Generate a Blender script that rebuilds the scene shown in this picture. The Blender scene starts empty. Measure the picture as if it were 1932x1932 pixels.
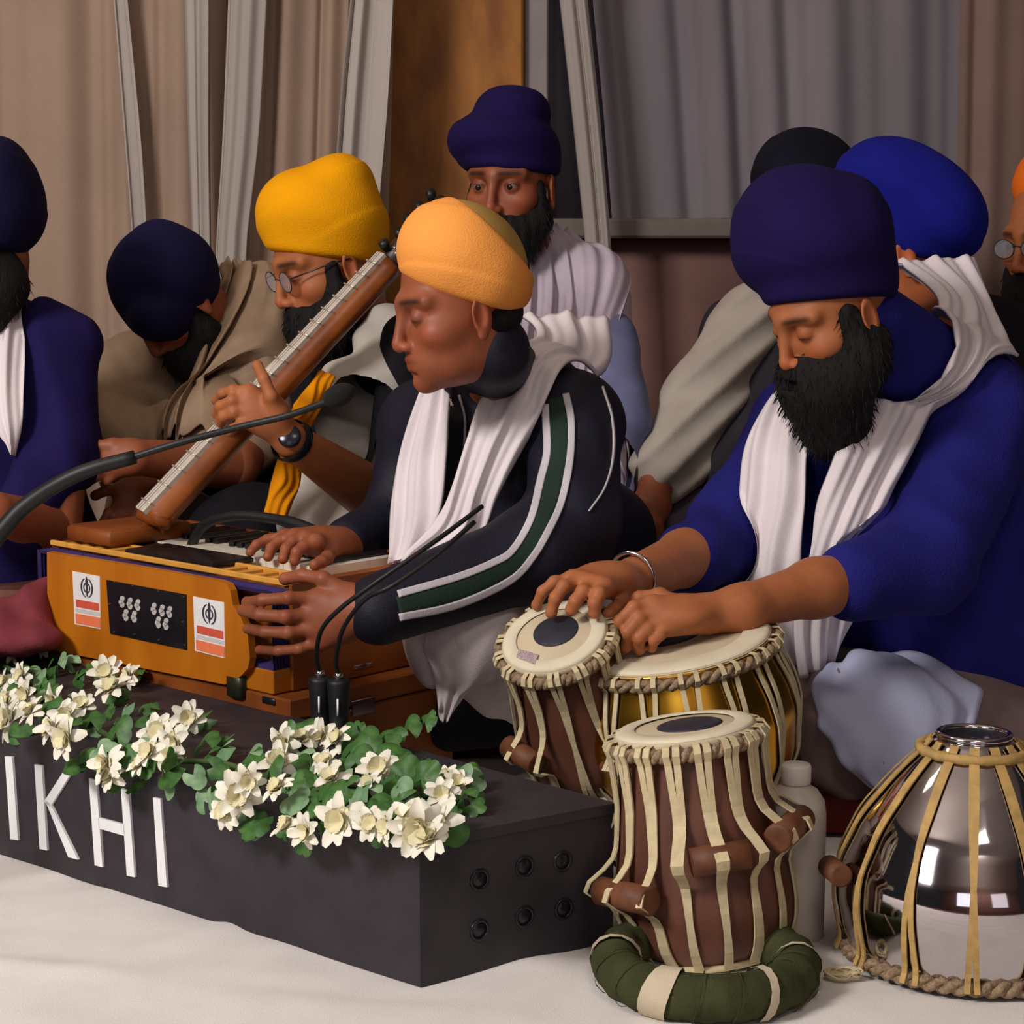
import bpy, math, random
import numpy as np
from mathutils import Vector, Matrix
random.seed(4); rng = np.random.RandomState(4)
f32 = np.float32
# ---------------------------------------------------------------- camera, world, lights
FPX = 3600.0; CAMH = 0.80; PITCH = math.radians(7.7)
scn = bpy.context.scene; COL = scn.collection
cam_d = bpy.data.cameras.new('camera'); cam = bpy.data.objects.new('camera', cam_d); COL.objects.link(cam)
cam.location = (0, 0, CAMH); cam.rotation_euler = (math.pi/2 - PITCH, 0, 0)
cam_d.sensor_width = 36; cam_d.lens = 36*FPX/1932; cam_d.clip_start = 0.05; scn.camera = cam
scn.view_settings.view_transform = 'Standard'; scn.view_settings.look = 'None'
scn.view_settings.gamma = 1.0; scn.view_settings.exposure = 0.10; scn.view_settings.use_curve_mapping = False
cy = scn.cycles; cy.max_bounces = 7; cy.diffuse_bounces = 3; cy.glossy_bounces = 4; cy.transparent_max_bounces = 10; cy.caustics_reflective = False; cy.caustics_refractive = False
w = bpy.data.worlds.new('hall'); scn.world = w; w.use_nodes = True
bg = w.node_tree.nodes['Background']; bg.inputs[0].default_value = (0.62, 0.56, 0.60, 1); bg.inputs[1].default_value = 0.03
def area(name, loc, target, size, power, col, sizey=None):
    l = bpy.data.lights.new(name, 'AREA'); l.energy = power; l.color = col; l.size = size
    if sizey: l.shape = 'RECTANGLE'; l.size_y = sizey
    o = bpy.data.objects.new(name, l); COL.objects.link(o); o.location = loc
    o.rotation_euler = (Vector(target) - Vector(loc)).to_track_quat('-Z', 'Y').to_euler()
    return o
area('hall_window_light', (-2.3, 0.3, 2.3), (-0.1, 2.6, 0.5), 0.9, 96, (1.0, 0.94, 0.92), 0.7)
area('hall_ceiling_light', (0.5, 0.2, 2.9), (0.1, 2.4, 0.1), 0.7, 13, (1.0, 0.91, 0.84), 0.5)
area('far_fill_light', (-0.9, -3.0, 1.7), (0.2, 2.4, 0.6), 1.5, 14, (0.86, 0.92, 1.0), 1.9)  # area lamp added behind the camera for reflections and fill
area('far_fill_light', (1.6, -3.0, 1.7), (0.2, 2.4, 0.6), 1.2, 6, (0.95, 0.92, 0.95), 1.9)  # second, weaker lamp added there for the same reflections and fill
area('wall_fill_light', (0.2, -1.4, 2.9), (0.2, -3.4, 1.3), 0.8, 42, (1.0, 0.90, 0.84), 0.5)  # lamp added to brighten the wall behind, for the chrome drum's reflection
area('curtain_light_left', (-1.7, 2.9, 3.0), (-0.9, 4.4, 0.9), 0.5, 7, (1.0, 0.80, 0.62), 0.4)

# ---------------------------------------------------------------- layout helpers
CP, SP = math.cos(PITCH), math.sin(PITCH)
CC = np.array([0, 0, CAMH]); CR = np.array([1., 0, 0]); CF = np.array([0, CP, -SP]); CU = np.array([0, SP, CP])
def P(px, py, d):
    """point seen at pixel (px,py), d metres along the viewing axis"""
    return CC + CF*d + CR*((px-966)/FPX*d) - CU*((py-966)/FPX*d)
def ray(px, py): return CF + CR*((px-966)/FPX) - CU*((py-966)/FPX)
def on_plane(px, py, pt, n):
    r = ray(px, py); n = np.asarray(n, float); t = np.dot(np.asarray(pt)-CC, n)/np.dot(r, n)
    return CC + r*t
def on_z(px, py, z): return on_plane(px, py, (0, 0, z), (0, 0, 1))
def unit(v): v = np.asarray(v, float); return v/np.linalg.norm(v)
def axis_n(ratio, phi, px, py):
    """axis of a round top whose seen ellipse has this ratio and this lean"""
    ph = math.radians(phi); s = math.sqrt(1-ratio*ratio); V_ = unit(ray(px, py)); X_ = unit(np.cross(V_, (0, 0, 1))); Y_ = np.cross(X_, V_)
    return unit(-V_*ratio + s*(math.sin(ph)*X_ + math.cos(ph)*Y_))
def frame_from(n, origin):
    n = unit(n); x = unit(np.cross(CF, n)); y = np.cross(n, x)
    M = Matrix.Identity(4)
    for i, a in enumerate((x, y, n)):
        for j in range(3): M[j][i] = a[j]
    for j in range(3): M[j][3] = origin[j]
    return M

# ---------------------------------------------------------------- materials
def s2l(c):
    return tuple(((v/255.)/12.92 if v/255. <= 0.04045 else (((v/255.)+0.055)/1.055)**2.4) for v in c)
MATS = {}
def mat(name, col, rough=0.8, metal=0.0, var=0.12, scale=30, bump=0.0, bscale=300, aniso=(1, 1, 1), col2=None, alpha=1.0, sheen=0.0, sss=0.0, spec=0.4, attr=False, trans=0.0):
    if name in MATS: return MATS[name]
    m = bpy.data.materials.new(name); m.use_nodes = True; MATS[name] = m
    nt = m.node_tree; b = nt.nodes['Principled BSDF']; N = nt.nodes.new; L = nt.links.new
    c = s2l(col)
    tc = N('ShaderNodeTexCoord'); mp = N('ShaderNodeMapping'); mp.inputs['Scale'].default_value = aniso; L(tc.outputs['Object'], mp.inputs[0])
    no = N('ShaderNodeTexNoise'); no.inputs['Scale'].default_value = scale; no.inputs['Detail'].default_value = 4; L(mp.outputs[0], no.inputs[0])
    mix = N('ShaderNodeMix'); mix.data_type = 'RGBA'
    d = s2l(col2) if col2 else tuple(v*(1-var) for v in c)
    e = c if col2 else tuple(min(1, v*(1+var)) for v in c)
    mix.inputs[6].default_value = (*d, 1); mix.inputs[7].default_value = (*e, 1)
    rp = N('ShaderNodeMapRange'); rp.inputs[1].default_value = 0.35; rp.inputs[2].default_value = 0.65
    L(no.outputs[0], rp.inputs[0]); L(rp.outputs[0], mix.inputs[0])
    outc = mix.outputs[2]
    if attr:
        at = N('ShaderNodeAttribute'); at.attribute_name = 'tone'
        mm = N('ShaderNodeMix'); mm.data_type = 'RGBA'; mm.blend_type = 'MULTIPLY'; mm.inputs[0].default_value = 1
        L(outc, mm.inputs[6]); L(at.outputs['Color'], mm.inputs[7]); outc = mm.outputs[2]
    L(outc, b.inputs['Base Color'])
    b.inputs['Roughness'].default_value = rough; b.inputs['Metallic'].default_value = metal
    b.inputs['Alpha'].default_value = alpha; b.inputs['Specular IOR Level'].default_value = spec
    if sheen: b.inputs['Sheen Weight'].default_value = sheen
    if trans: b.inputs['Transmission Weight'].default_value = trans
    if sss:
        b.inputs['Subsurface Weight'].default_value = sss; b.inputs['Subsurface Radius'].default_value = (0.012, 0.004, 0.002); b.inputs['Subsurface Scale'].default_value = 1.0
    if bump:
        n2 = N('ShaderNodeTexNoise'); n2.inputs['Scale'].default_value = bscale; n2.inputs['Detail'].default_value = 3; L(mp.outputs[0], n2.inputs[0])
        bp = N('ShaderNodeBump'); bp.inputs['Strength'].default_value = bump; bp.inputs['Distance'].default_value = 0.002
        L(n2.outputs[0], bp.inputs['Height']); L(bp.outputs[0], b.inputs['Normal'])
    return m
def cloth(name, col, **k):
    k.setdefault('bump', 0.35); k.setdefault('bscale', 420); k.setdefault('rough', 0.9); k.setdefault('spec', 0.15); k.setdefault('var', 0.10); k.setdefault('scale', 14)
    return mat(name, col, **k)

# ---------------------------------------------------------------- objects
def mesh_obj(name, verts, faces, m, parent=None, smooth=True, **props):
    me = bpy.data.meshes.new(name)
    if isinstance(faces, np.ndarray) and len(faces):
        v = np.asarray(verts, f32); n = faces.shape[1]
        me.vertices.add(len(v)); me.vertices.foreach_set('co', v.ravel())
        me.loops.add(faces.size); me.loops.foreach_set('vertex_index', faces.astype(np.int32).ravel())
        me.polygons.add(len(faces)); me.polygons.foreach_set('loop_start', np.arange(0, faces.size, n, dtype=np.int32))
        me.update(calc_edges=True)
    else:
        me.from_pydata([tuple(map(float, q)) for q in verts], [], [tuple(int(i) for i in f) for f in faces])
    me.validate()
    if smooth: me.polygons.foreach_set('use_smooth', np.ones(len(me.polygons), bool))
    if m: me.materials.append(m)
    o = bpy.data.objects.new(name, me); COL.objects.link(o)
    if parent: o.parent = parent
    for k, v in props.items(): o[k] = v
    return o
def empty(name, loc, label, cat, group=None):
    o = bpy.data.objects.new(name, None); COL.objects.link(o); o.empty_display_size = 0.05
    o['label'] = label; o['category'] = cat
    if group: o['group'] = group
    o['_base'] = tuple(map(float, loc))
    return o
def setbase(o):
    """move the Empty to the thing's base, keeping its parts where they are"""
    L = Vector(o['_base']); del o['_base']
    for c in o.children: c.matrix_parent_inverse = Matrix.Translation(-L)
    o.location = L
class Geo:
    def __init__(s): s.v = []; s.f = []
    def add(s, v, f):
        n = len(s.v); s.v += [tuple(map(float, q)) for q in v]; s.f += [tuple(i+n for i in q) for q in f]; return s
    def box(s, lo, hi, M=None, bev=0.0):
        x0, y0, z0 = lo; x1, y1, z1 = hi
        if bev <= 0:
            v = [(x0,y0,z0),(x1,y0,z0),(x1,y1,z0),(x0,y1,z0),(x0,y0,z1),(x1,y0,z1),(x1,y1,z1),(x0,y1,z1)]
            f = [(0,3,2,1),(4,5,6,7),(0,1,5,4),(1,2,6,5),(2,3,7,6),(3,0,4,7)]
        else:
            b = bev
            v = []; f = []
            def ring(z, i): return [(x0+i+b,y0+i,z),(x1-i-b,y0+i,z),(x1-i,y0+i+b,z),(x1-i,y1-i-b,z),(x1-i-b,y1-i,z),(x0+i+b,y1-i,z),(x0+i,y1-i-b,z),(x0+i,y0+i+b,z)]
            for z, i in ((z0, b), (z0+b, 0), (z1-b, 0), (z1, b)): v += ring(z, i)
            f.append(tuple(range(7, -1, -1))); f.append(tuple(range(24, 32)))
            for k in range(3):
                for j in range(8): f.append((k*8+j, k*8+(j+1) % 8, k*8+8+(j+1) % 8, k*8+8+j))
        if M is not None: v = [M @ Vector(q) for q in v]
        return s.add(v, f)
    def tube(s, pts, r, n=10, cap=True):
        pts = [Vector(p) for p in pts]; N = len(pts)
        rs = list(r) if hasattr(r, '__len__') else [r]*N
        v = []; f = []; up = None
        for i, p in enumerate(pts):
            t = (pts[min(i+1, N-1)] - pts[max(i-1, 0)]).normalized()
            if up is None: up = t.orthogonal().normalized()
            a = (up - t*up.dot(t)).normalized(); up = a; b = t.cross(a)
            for k in range(n):
                c = 2*math.pi*k/n; v.append(p + (a*math.cos(c) + b*math.sin(c))*rs[i])
        for i in range(N-1):
            for k in range(n): f.append((i*n+k, i*n+(k+1) % n, (i+1)*n+(k+1) % n, (i+1)*n+k))
        if cap: f.append(tuple(range(n-1, -1, -1))); f.append(tuple(range((N-1)*n, N*n)))
        return s.add(v, f)
    def lathe(s, prof, n=48, M=None, cap=True):
        v = []; f = []
        for (r, z) in prof:
            for k in range(n):
                c = 2*math.pi*k/n; v.append((r*math.cos(c), r*math.sin(c), z))
        for i in range(len(prof)-1):
            for k in range(n): f.append((i*n+k, (i+1)*n+k, (i+1)*n+(k+1) % n, i*n+(k+1) % n))
        if cap: f.append(tuple(range(n))); f.append(tuple(range(len(prof)*n-1, (len(prof)-1)*n-1, -1)))
        if M is not None: v = [M @ Vector(q) for q in v]
        return s.add(v, f)
    def torus(s, R, r, z=0, n=48, m=10, M=None, twist=0, amp=0.0):
        v = []; f = []
        for i in range(n):
            a = 2*math.pi*i/n
            for j in range(m):
                b = 2*math.pi*j/m; rr = r*(1+amp*math.sin(twist*a+2*b))
                v.append(((R+rr*math.cos(b))*math.cos(a), (R+rr*math.cos(b))*math.sin(a), z+rr*math.sin(b)))
        for i in range(n):
            for j in range(m): f.append((i*m+j, ((i+1) % n)*m+j, ((i+1) % n)*m+(j+1) % m, i*m+(j+1) % m))
        if M is not None: v = [M @ Vector(q) for q in v]
        return s.add(v, f)
    def prism(s, pts, n, t):
        """closed outline (3-D, planar) thickened by t along n"""
        n = Vector(unit(n)); pts = [Vector(p) for p in pts]; k = len(pts)
        c = sum(((pts[(i+1) % k]-pts[0]).cross(pts[(i+2) % k]-pts[0]) for i in range(k-2)), Vector())
        if c.dot(n) < 0: pts.reverse()
        v = pts + [p+n*t for p in pts]
        f = [tuple(range(k-1, -1, -1)), tuple(range(k, 2*k))] + [(i, (i+1) % k, k+(i+1) % k, k+i) for i in range(k)]
        return s.add(v, f)
    def make(s, name, m, parent=None, smooth=True, **props): return mesh_obj(name, s.v, s.f, m, parent, smooth, **props)
def smooth_curve(pts, n=24):
    pts = [np.asarray(p, float) for p in pts]
    if len(pts) == 2: return [pts[0]*(1-t)+pts[1]*t for t in np.linspace(0, 1, n)]
    P_ = [2*pts[0]-pts[1]] + pts + [2*pts[-1]-pts[-2]]; out = []
    segs = len(pts)-1
    for q in np.linspace(0, segs-1e-6, n):
        i = int(q); t = q-i; a, b, c, d = P_[i:i+4]
        out.append(0.5*((2*b)+(-a+c)*t+(2*a-5*b+4*c-d)*t*t+(-a+3*b-3*c+d)*t**3))
    return out

# ---------------------------------------------------------------- signed distance modelling
def cap(a, b, ra, rb=None):
    a = np.asarray(a, f32); b = np.asarray(b, f32); rb = ra if rb is None else rb; ab = b-a; L = max(float(ab@ab), 1e-10)
    def f(p):
        q = p-a; t = np.clip(q@ab/L, 0, 1); q = q-t[:, None]*ab
        return np.sqrt((q*q).sum(1))-(ra+(rb-ra)*t)
    return f
def ell(c, r, R=None):
    c = np.asarray(c, f32); r = np.asarray(r, f32); R = None if R is None else np.asarray(R, f32)
    def f(p):
        q = p-c
        if R is not None: q = q@R
        k0 = np.sqrt(((q/r)**2).sum(1)); k1 = np.sqrt(((q/(r*r))**2).sum(1))+1e-9
        return k0*(k0-1)/k1
    return f
def sph(c, r): return cap(c, c, r)
def plane(pt, n):
    pt = np.asarray(pt, f32); n = np.asarray(unit(n), f32)
    return lambda p: (p-pt)@n
def plane3(a, b, c, up=(0, 0, 1)):
    n = np.cross(np.asarray(b)-a, np.asarray(c)-a)
    if np.dot(n, up) < 0: n = -n
    return plane(a, n)
class S:
    def __init__(s): s.ops = []
    def add(s, f, k=0.0): s.ops.append((0, f, k)); return s
    def sub(s, f, k=0.0): s.ops.append((1, f, k)); return s
    def isect(s, f, k=0.0): s.ops.append((2, f, k)); return s
    def disp(s, f): s.ops.append((3, f, 0)); return s
    def __call__(s, p):
        d = None
        for op, f, k in s.ops:
            if op == 3: d = d-f(p); continue
            e = f(p)
            if d is None: d = e; continue
            if op == 0:
                if k > 0:
                    h = np.maximum(k-np.abs(d-e), 0)/k; d = np.minimum(d, e)-h*h*k*0.25
                else: d = np.minimum(d, e)
            else:
                if op == 1: e = -e
                if k > 0:
                    h = np.maximum(k-np.abs(d-e), 0)/k; d = np.maximum(d, e)+h*h*k*0.25
                else: d = np.maximum(d, e)
        return d
def tellip(px, py, d, rx, ry, rz, ang=0):
    """ellipsoid: pixel centre, depth, pixel radii, depth radius in metres, turned ang degrees in the picture plane"""
    sc = d/FPX; a = math.radians(ang)
    X = CR*math.cos(a)-CU*math.sin(a); Y = CR*math.sin(a)+CU*math.cos(a)
    return ell(P(px, py, d), (rx*sc, ry*sc, rz), np.stack([X, Y, CF], 1))
def folds(dirv, freq, amp, warp=1.0, seed=0, centre=None, rad=None, sharp=1.0):
    """cloth folds running across dirv"""
    dv = np.asarray(unit(dirv), f32); r = np.random.RandomState(seed)
    w1 = r.uniform(-1, 1, (3, 3)).astype(f32)*7; ph = r.uniform(0, 6, 3)
    def f(p):
        wv = sum(np.sin(p@w1[i]+ph[i]) for i in range(3))*warp
        v = (0.5+0.5*np.sin(p@dv*freq+wv))**sharp*amp
        v = v*(0.6+0.4*np.sin(p@w1[0]*1.7+ph[1]))
        if centre is not None: v = v*np.exp(-((p-np.asarray(centre, f32))**2).sum(1)/(rad*rad))
        return v.astype(f32)
    return f
def surface_nets(V, lo, h):
    I = V < 0
    A = I[:-1, :-1, :-1]; B_ = [I[i:I.shape[0]-1+i, j:I.shape[1]-1+j, k:I.shape[2]-1+k] for i in (0, 1) for j in (0, 1) for k in (0, 1)]
    an = B_[0].copy(); al = B_[0].copy()
    for q in B_[1:]: an |= q; al &= q
    act = an & ~al
    ii, jj, kk = np.nonzero(act); n = len(ii)
    if n == 0: return np.zeros((0, 3)), np.zeros((0, 4), int)
    cn = [(i, j, k) for i in (0, 1) for j in (0, 1) for k in (0, 1)]
    val = np.stack([V[ii+c[0], jj+c[1], kk+c[2]] for c in cn], 1)
    acc = np.zeros((n, 3)); cnt = np.zeros(n)
    for a in range(8):
        for b in range(a+1, 8):
            df = [cn[b][t]-cn[a][t] for t in range(3)]
            if sum(df) == 1 and min(df) == 0:
                va, vb = val[:, a], val[:, b]; m = (va < 0) != (vb < 0)
                t = va[m]/(va[m]-vb[m])
                acc[m] += np.array(cn[a])+t[:, None]*np.array(df); cnt[m] += 1
    v = (np.stack([ii, jj, kk], 1)+acc/cnt[:, None])*h+lo
    idg = np.full(act.shape, -1, np.int32); idg[ii, jj, kk] = np.arange(n)
    F = []
    def quads(ax):
        if ax == 0: s0, s1 = I[:-1, 1:-1, 1:-1], I[1:, 1:-1, 1:-1]; offs = [(0,-1,-1),(0,0,-1),(0,0,0),(0,-1,0)]; base = (0, 1, 1)
        if ax == 1: s0, s1 = I[1:-1, :-1, 1:-1], I[1:-1, 1:, 1:-1]; offs = [(-1,0,-1),(-1,0,0),(0,0,0),(0,0,-1)]; base = (1, 0, 1)
        if ax == 2: s0, s1 = I[1:-1, 1:-1, :-1], I[1:-1, 1:-1, 1:]; offs = [(-1,-1,0),(0,-1,0),(0,0,0),(-1,0,0)]; base = (1, 1, 0)
        ch = s0 != s1; a, b, c = np.nonzero(ch); ins = s0[a, b, c]; a = a+base[0]; b = b+base[1]; c = c+base[2]
        q = np.stack([idg[a+o[0], b+o[1], c+o[2]] for o in offs], 1)
        q[~ins] = q[~ins][:, ::-1]; return q
    for ax in range(3): F.append(quads(ax))
    F = np.concatenate(F); F = F[(F >= 0).all(1)]
    us = np.zeros(len(v), bool); us[F.ravel()] = True; mp = np.cumsum(us)-1
    return v[us], mp[F]
def sdf_mesh(f, lo, hi, h):
    lo = np.asarray(lo, float); hi = np.asarray(hi, float); B = 4
    nb = np.ceil((hi-lo)/(h*B)).astype(int)+1
    g = [lo[i]+(np.arange(nb[i])*B+1.5)*h for i in range(3)]
    C = np.stack(np.meshgrid(*g, indexing='ij'), -1).reshape(-1, 3).astype(f32)
    d = np.empty(len(C), f32)
    for i in range(0, len(C), 400000): d[i:i+400000] = f(C[i:i+400000])
    D = d.reshape(nb)
    near = np.abs(D) < 5.6*h+0.008
    V = np.repeat(np.repeat(np.repeat(np.where(D < 0, -1, 1).astype(f32), B, 0), B, 1), B, 2).reshape(nb*B)
    bi, bj, bk = np.nonzero(near)
    o = np.arange(B); oi, oj, ok = [q.ravel() for q in np.meshgrid(o, o, o, indexing='ij')]
    gi = (bi[:, None]*B+oi).ravel(); gj = (bj[:, None]*B+oj).ravel(); gk = (bk[:, None]*B+ok).ravel()
    pts = (np.stack([gi, gj, gk], 1)*h+lo).astype(f32)
    vals = np.empty(len(pts), f32)
    for i in range(0, len(pts), 400000): vals[i:i+400000] = f(pts[i:i+400000])
    V[gi, gj, gk] = vals
    return surface_nets(V, lo, h)
def relax(v, F, it=1, lam=0.5):
    for _ in range(it):
        acc = np.zeros_like(v); c = np.zeros(len(v))
        for a, b in ((0, 1), (1, 2), (2, 3), (3, 0)):
            np.add.at(acc, F[:, a], v[F[:, b]]); np.add.at(c, F[:, a], 1)
            np.add.at(acc, F[:, b], v[F[:, a]]); np.add.at(c, F[:, b], 1)
        v = v+(acc/np.maximum(c, 1)[:, None]-v)*lam
    return v
def sdf_obj(name, f, lo, hi, h, m, parent=None, it=1, **props):
    v, F = sdf_mesh(f, lo, hi, h); v = relax(v, F, it)
    return mesh_obj(name, v, F, m, parent, True, **props)
def bounds(pts, pad):
    a = np.array(pts); return a.min(0)-pad, a.max(0)+pad
def grad(f, p, e=0.002):
    g = np.stack([f(p+np.eye(3, dtype=f32)[i]*e)-f(p-np.eye(3, dtype=f32)[i]*e) for i in range(3)], 1)
    return g/(np.linalg.norm(g, axis=1, keepdims=True)+1e-9)
def ribbon(name, rows, m, parent=None, push=None, off=0.008, hug=False, nu=22, nv=60, fold=0.006, nf=3.0, bulge=0.012, thick=0.004, seed=0, edge=0.0, **props):
    """cloth band through rows of (left point, right point); kept outside push (an sdf), or laid on it when hug"""
    A = np.array(smooth_curve([r[0] for r in rows], nv)); B_ = np.array(smooth_curve([r[1] for r in rows], nv))
    u = np.linspace(0, 1, nu)
    G = A[:, None]*(1-u)[None, :, None]+B_[:, None]*u[None, :, None]
    T = np.gradient(G, axis=0); W_ = (B_-A)[:, None]; Nn = np.cross(np.broadcast_to(W_, T.shape), T); Nn /= np.linalg.norm(Nn, axis=2, keepdims=True)+1e-9
    if (Nn*(CC-G)).sum() < 0: Nn = -Nn
    s = np.linspace(0, 1, nv)[:, None]; r = np.random.RandomState(seed); ph = r.uniform(0, 6, 4)
    wob = nf*2*np.pi*u[None]+0.9*np.sin(s*5+ph[0])+0.5*np.sin(s*11+ph[1])
    am = fold*(np.sin(wob)*0.6+0.4*np.sin(wob*1.9+ph[2]+2*s))+bulge*np.sin(np.pi*u)[None]
    if edge: am = am+edge*np.sin(s*23+ph[3])*(np.abs(u-0.5)*2)[None]**3
    if hug:
        p = G.reshape(-1, 3).astype(f32)
        for _ in range(5): p = p-(push(p)-off)[:, None]*grad(push, p)
        g = grad(push, p)
        G = (p+g*(am.reshape(-1, 1)+abs(fold)*0.5)).reshape(G.shape); Nn = g.reshape(G.shape)
    else:
        G = G+Nn*am[..., None]
        if push is not None:
            p = G.reshape(-1, 3).astype(f32)
            for _ in range(4):
                dd = push(p); k = np.maximum(off+am.reshape(-1)*0.5-dd, 0); p = p+k[:, None]*grad(push, p)
            G = p.reshape(G.shape)
    G = G.reshape(-1, 3); Nn = Nn.reshape(-1, 3)
    idx = np.arange(nv*nu).reshape(nv, nu); n = nv*nu
    q = np.stack([idx[:-1, :-1], idx[:-1, 1:], idx[1:, 1:], idx[1:, :-1]], -1).reshape(-1, 4)
    e1 = G[q[:, 1]]-G[q[:, 0]]; e2 = G[q[:, 3]]-G[q[:, 0]]
    if (np.cross(e1, e2)*Nn[q[:, 0]]).sum() < 0: q = q[:, ::-1]
    bd = np.concatenate([idx[0, :], idx[1:, -1], idx[-1, -2::-1], idx[-2:0:-1, 0]]); b2 = np.roll(bd, -1)
    side = np.stack([bd, b2, b2+n, bd+n], 1)
    V = np.concatenate([G+Nn*thick*0.5, G-Nn*thick*0.5]); F = np.concatenate([q, q[:, ::-1]+n, side])
    return mesh_obj(name, V, F, m, parent, True, **props)
def merge_obj(name, parts, m, parent, tones=None, **props):
    vs, fs, n = [], [], 0
    for v, F in parts: vs.append(v); fs.append(F+n); n += len(v)
    o = mesh_obj(name, np.concatenate(vs), np.concatenate(fs), m, parent, True, **props)
    if tones is not None:
        t = np.concatenate(tones); at = o.data.color_attributes.new('tone', 'FLOAT_COLOR', 'POINT')
        at.data.foreach_set('color', np.concatenate([t, np.ones((len(t), 1))], 1).astype(f32).ravel())
    return o
# ================================================================ heads, hands
def rotm(yaw, pitch, roll):
    a, b, c = map(math.radians, (yaw, pitch, roll))
    Rz = np.array([[math.cos(a), -math.sin(a), 0], [math.sin(a), math.cos(a), 0], [0, 0, 1]])
    Ry = np.array([[math.cos(b), 0, math.sin(b)], [0, 1, 0], [-math.sin(b), 0, math.cos(b)]])
    Rx = np.array([[1, 0, 0], [0, math.cos(c), -math.sin(c)], [0, math.sin(c), math.cos(c)]])
    return Rz@Ry@Rx
NOSE = np.array([0.112, 0, -0.042])
class Head:
    def __init__(s, nose_px, d, yaw, pitch, roll=0, scale=1.0, closed=True):
        s.R = rotm(yaw, pitch, roll); s.k = scale; s.o = P(*nose_px, d)-s.R@NOSE*scale; s.closed = closed
        s.d = float(np.dot(s.o-CC, CF))
    def w(s, *l): return s.o+s.R@np.array(l)*s.k
    def local(s, p): return ((p-s.o.astype(f32))@s.R.astype(f32))/f32(s.k)
    def sdf(s, neck_to=None, nr=0.052):
        H = S()
        H.add(ell((-.012, 0, .035), (.095, .075, .088)))
        H.add(ell((.028, 0, -.035), (.060, .060, .075)), .03)
        H.add(ell((.030, 0, -.082), (.050, .046, .030)), .03)
        H.add(sph((.074, 0, -.104), .0155), .026)
        for y in (-1, 1):
            H.add(ell((.050, y*.046, -.030), (.026, .020, .018)), .024)
            H.add(cap((.084, y*.008, .020), (.066, y*.050, .020), .011, .009), .018)
        H.add(ell((.066, 0, -.070), (.024, .032, .024)), .022)
        for y in (-1, 1): H.sub(ell((.098, y*.031, -.002), (.022, .020, .0125)), .014)
        for y in (-1, 1):
            H.add(sph((.0735, y*.0315, -.003), .0142), .004)
            H.sub(cap((.088, y*.020, -.0085), (.083, y*.045, -.0095), .0016), .002) if s.closed else H.sub(cap((.0885, y*.022, -.003), (.083, y*.043, -.003), .0035), .003)
        H.add(cap((.088, 0, .010), (.104, 0, -.036), .0075, .0088), .012)
        H.add(sph((.1035, 0, -.0425), .0098), .007)
        for y in (-1, 1):
            H.add(ell((.094, y*.0125, -.0455), (.0105, .0065, .0075)), .006)
            H.sub(sph((.099, y*.0065, -.0545), .0035), .003)
        H.add(ell((.0865, 0, -.0655), (.0100, .0225, .0060)), .006)
        H.add(ell((.0845, 0, -.0790), (.0100, .0190, .0068)), .006)
        H.sub(cap((.0975, .018, -.0720), (.0975, -.018, -.0720), .0022), .003)
        H.sub(ell((.092, 0, -.0905), (.008, .018, .0045)), .008)
        for y in (-1, 1):
            Re = rotm(y*(-20)+90, 0, 0)[:, [0, 1, 2]]
            er = rotm(y*22, 0, 0)
            H.add(ell((-.008, y*.079, -.014), (.0185, .0065, .031), er), .006)
            H.sub(ell((-.004, y*.0855, -.012), (.0105, .0050, .019), er), .004)
            H.add(ell((-.005, y*.0795, -.042), (.009, .006, .009), er), .004)
        if neck_to is not None:
            a = s.local(np.asarray(neck_to, f32)[None])[0]
            H.add(cap((-.022, 0, -.062), a, nr/s.k, nr*1.1/s.k), .03)
        return lambda p: H(s.local(p))*f32(s.k)
    def tone(s, v, beard=False, lip=(0.82, 0.60, 0.60), brow=0.12):
        q = s.local(v.astype(f32)); n = len(q); t = np.ones((n, 3), f32)
        def blob(c, r): return np.exp(-((((q-np.array(c, f32))/np.array(r, f32))**2).sum(1))**1.5)
        m = np.maximum(blob((.094, 0, -.0655), (.012, .021, .0052)), blob((.092, 0, -.079), (.012, .018, .006)))
        t *= 1-m[:, None]*(1-np.array(lip))
        for y in (-1, 1):
            a = np.abs(q[:, 1]-y*.033); arch = .0215-.25*(a**2)*8
            b = np.exp(-(((q[:, 2]-arch)/.0058)**2+(a/.022)**6))*(q[:, 0] > .045)
            t *= 1-b[:, None]*(1-brow)
            lz = -.0085 if s.closed else -.001
            b = np.exp(-(((q[:, 2]-lz)/(.0026 if s.closed else .004))**2+((q[:, 1]-y*.032)/.014)**4))*(q[:, 0] > .06)
            t *= 1-b[:, None]*0.72
            b = blob((.083, y*.032, .0), (.016, .022, .014)); t *= 1-b[:, None]*np.array([.18, .25, .22])
            b = blob((.06, y*.045, -.035), (.03, .02, .02)); t *= 1+b[:, None]*np.array([.15, -.02, -.02])
            b = blob((-.006, y*.08, -.014), (.018, .02, .03)); t *= 1+b[:, None]*np.array([.10, -.06, -.06])
        b = blob((.104, 0, -.042), (.014, .016, .014)); t *= 1+b[:, None]*np.array([.22, 0.0, -.02])
        return t
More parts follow.
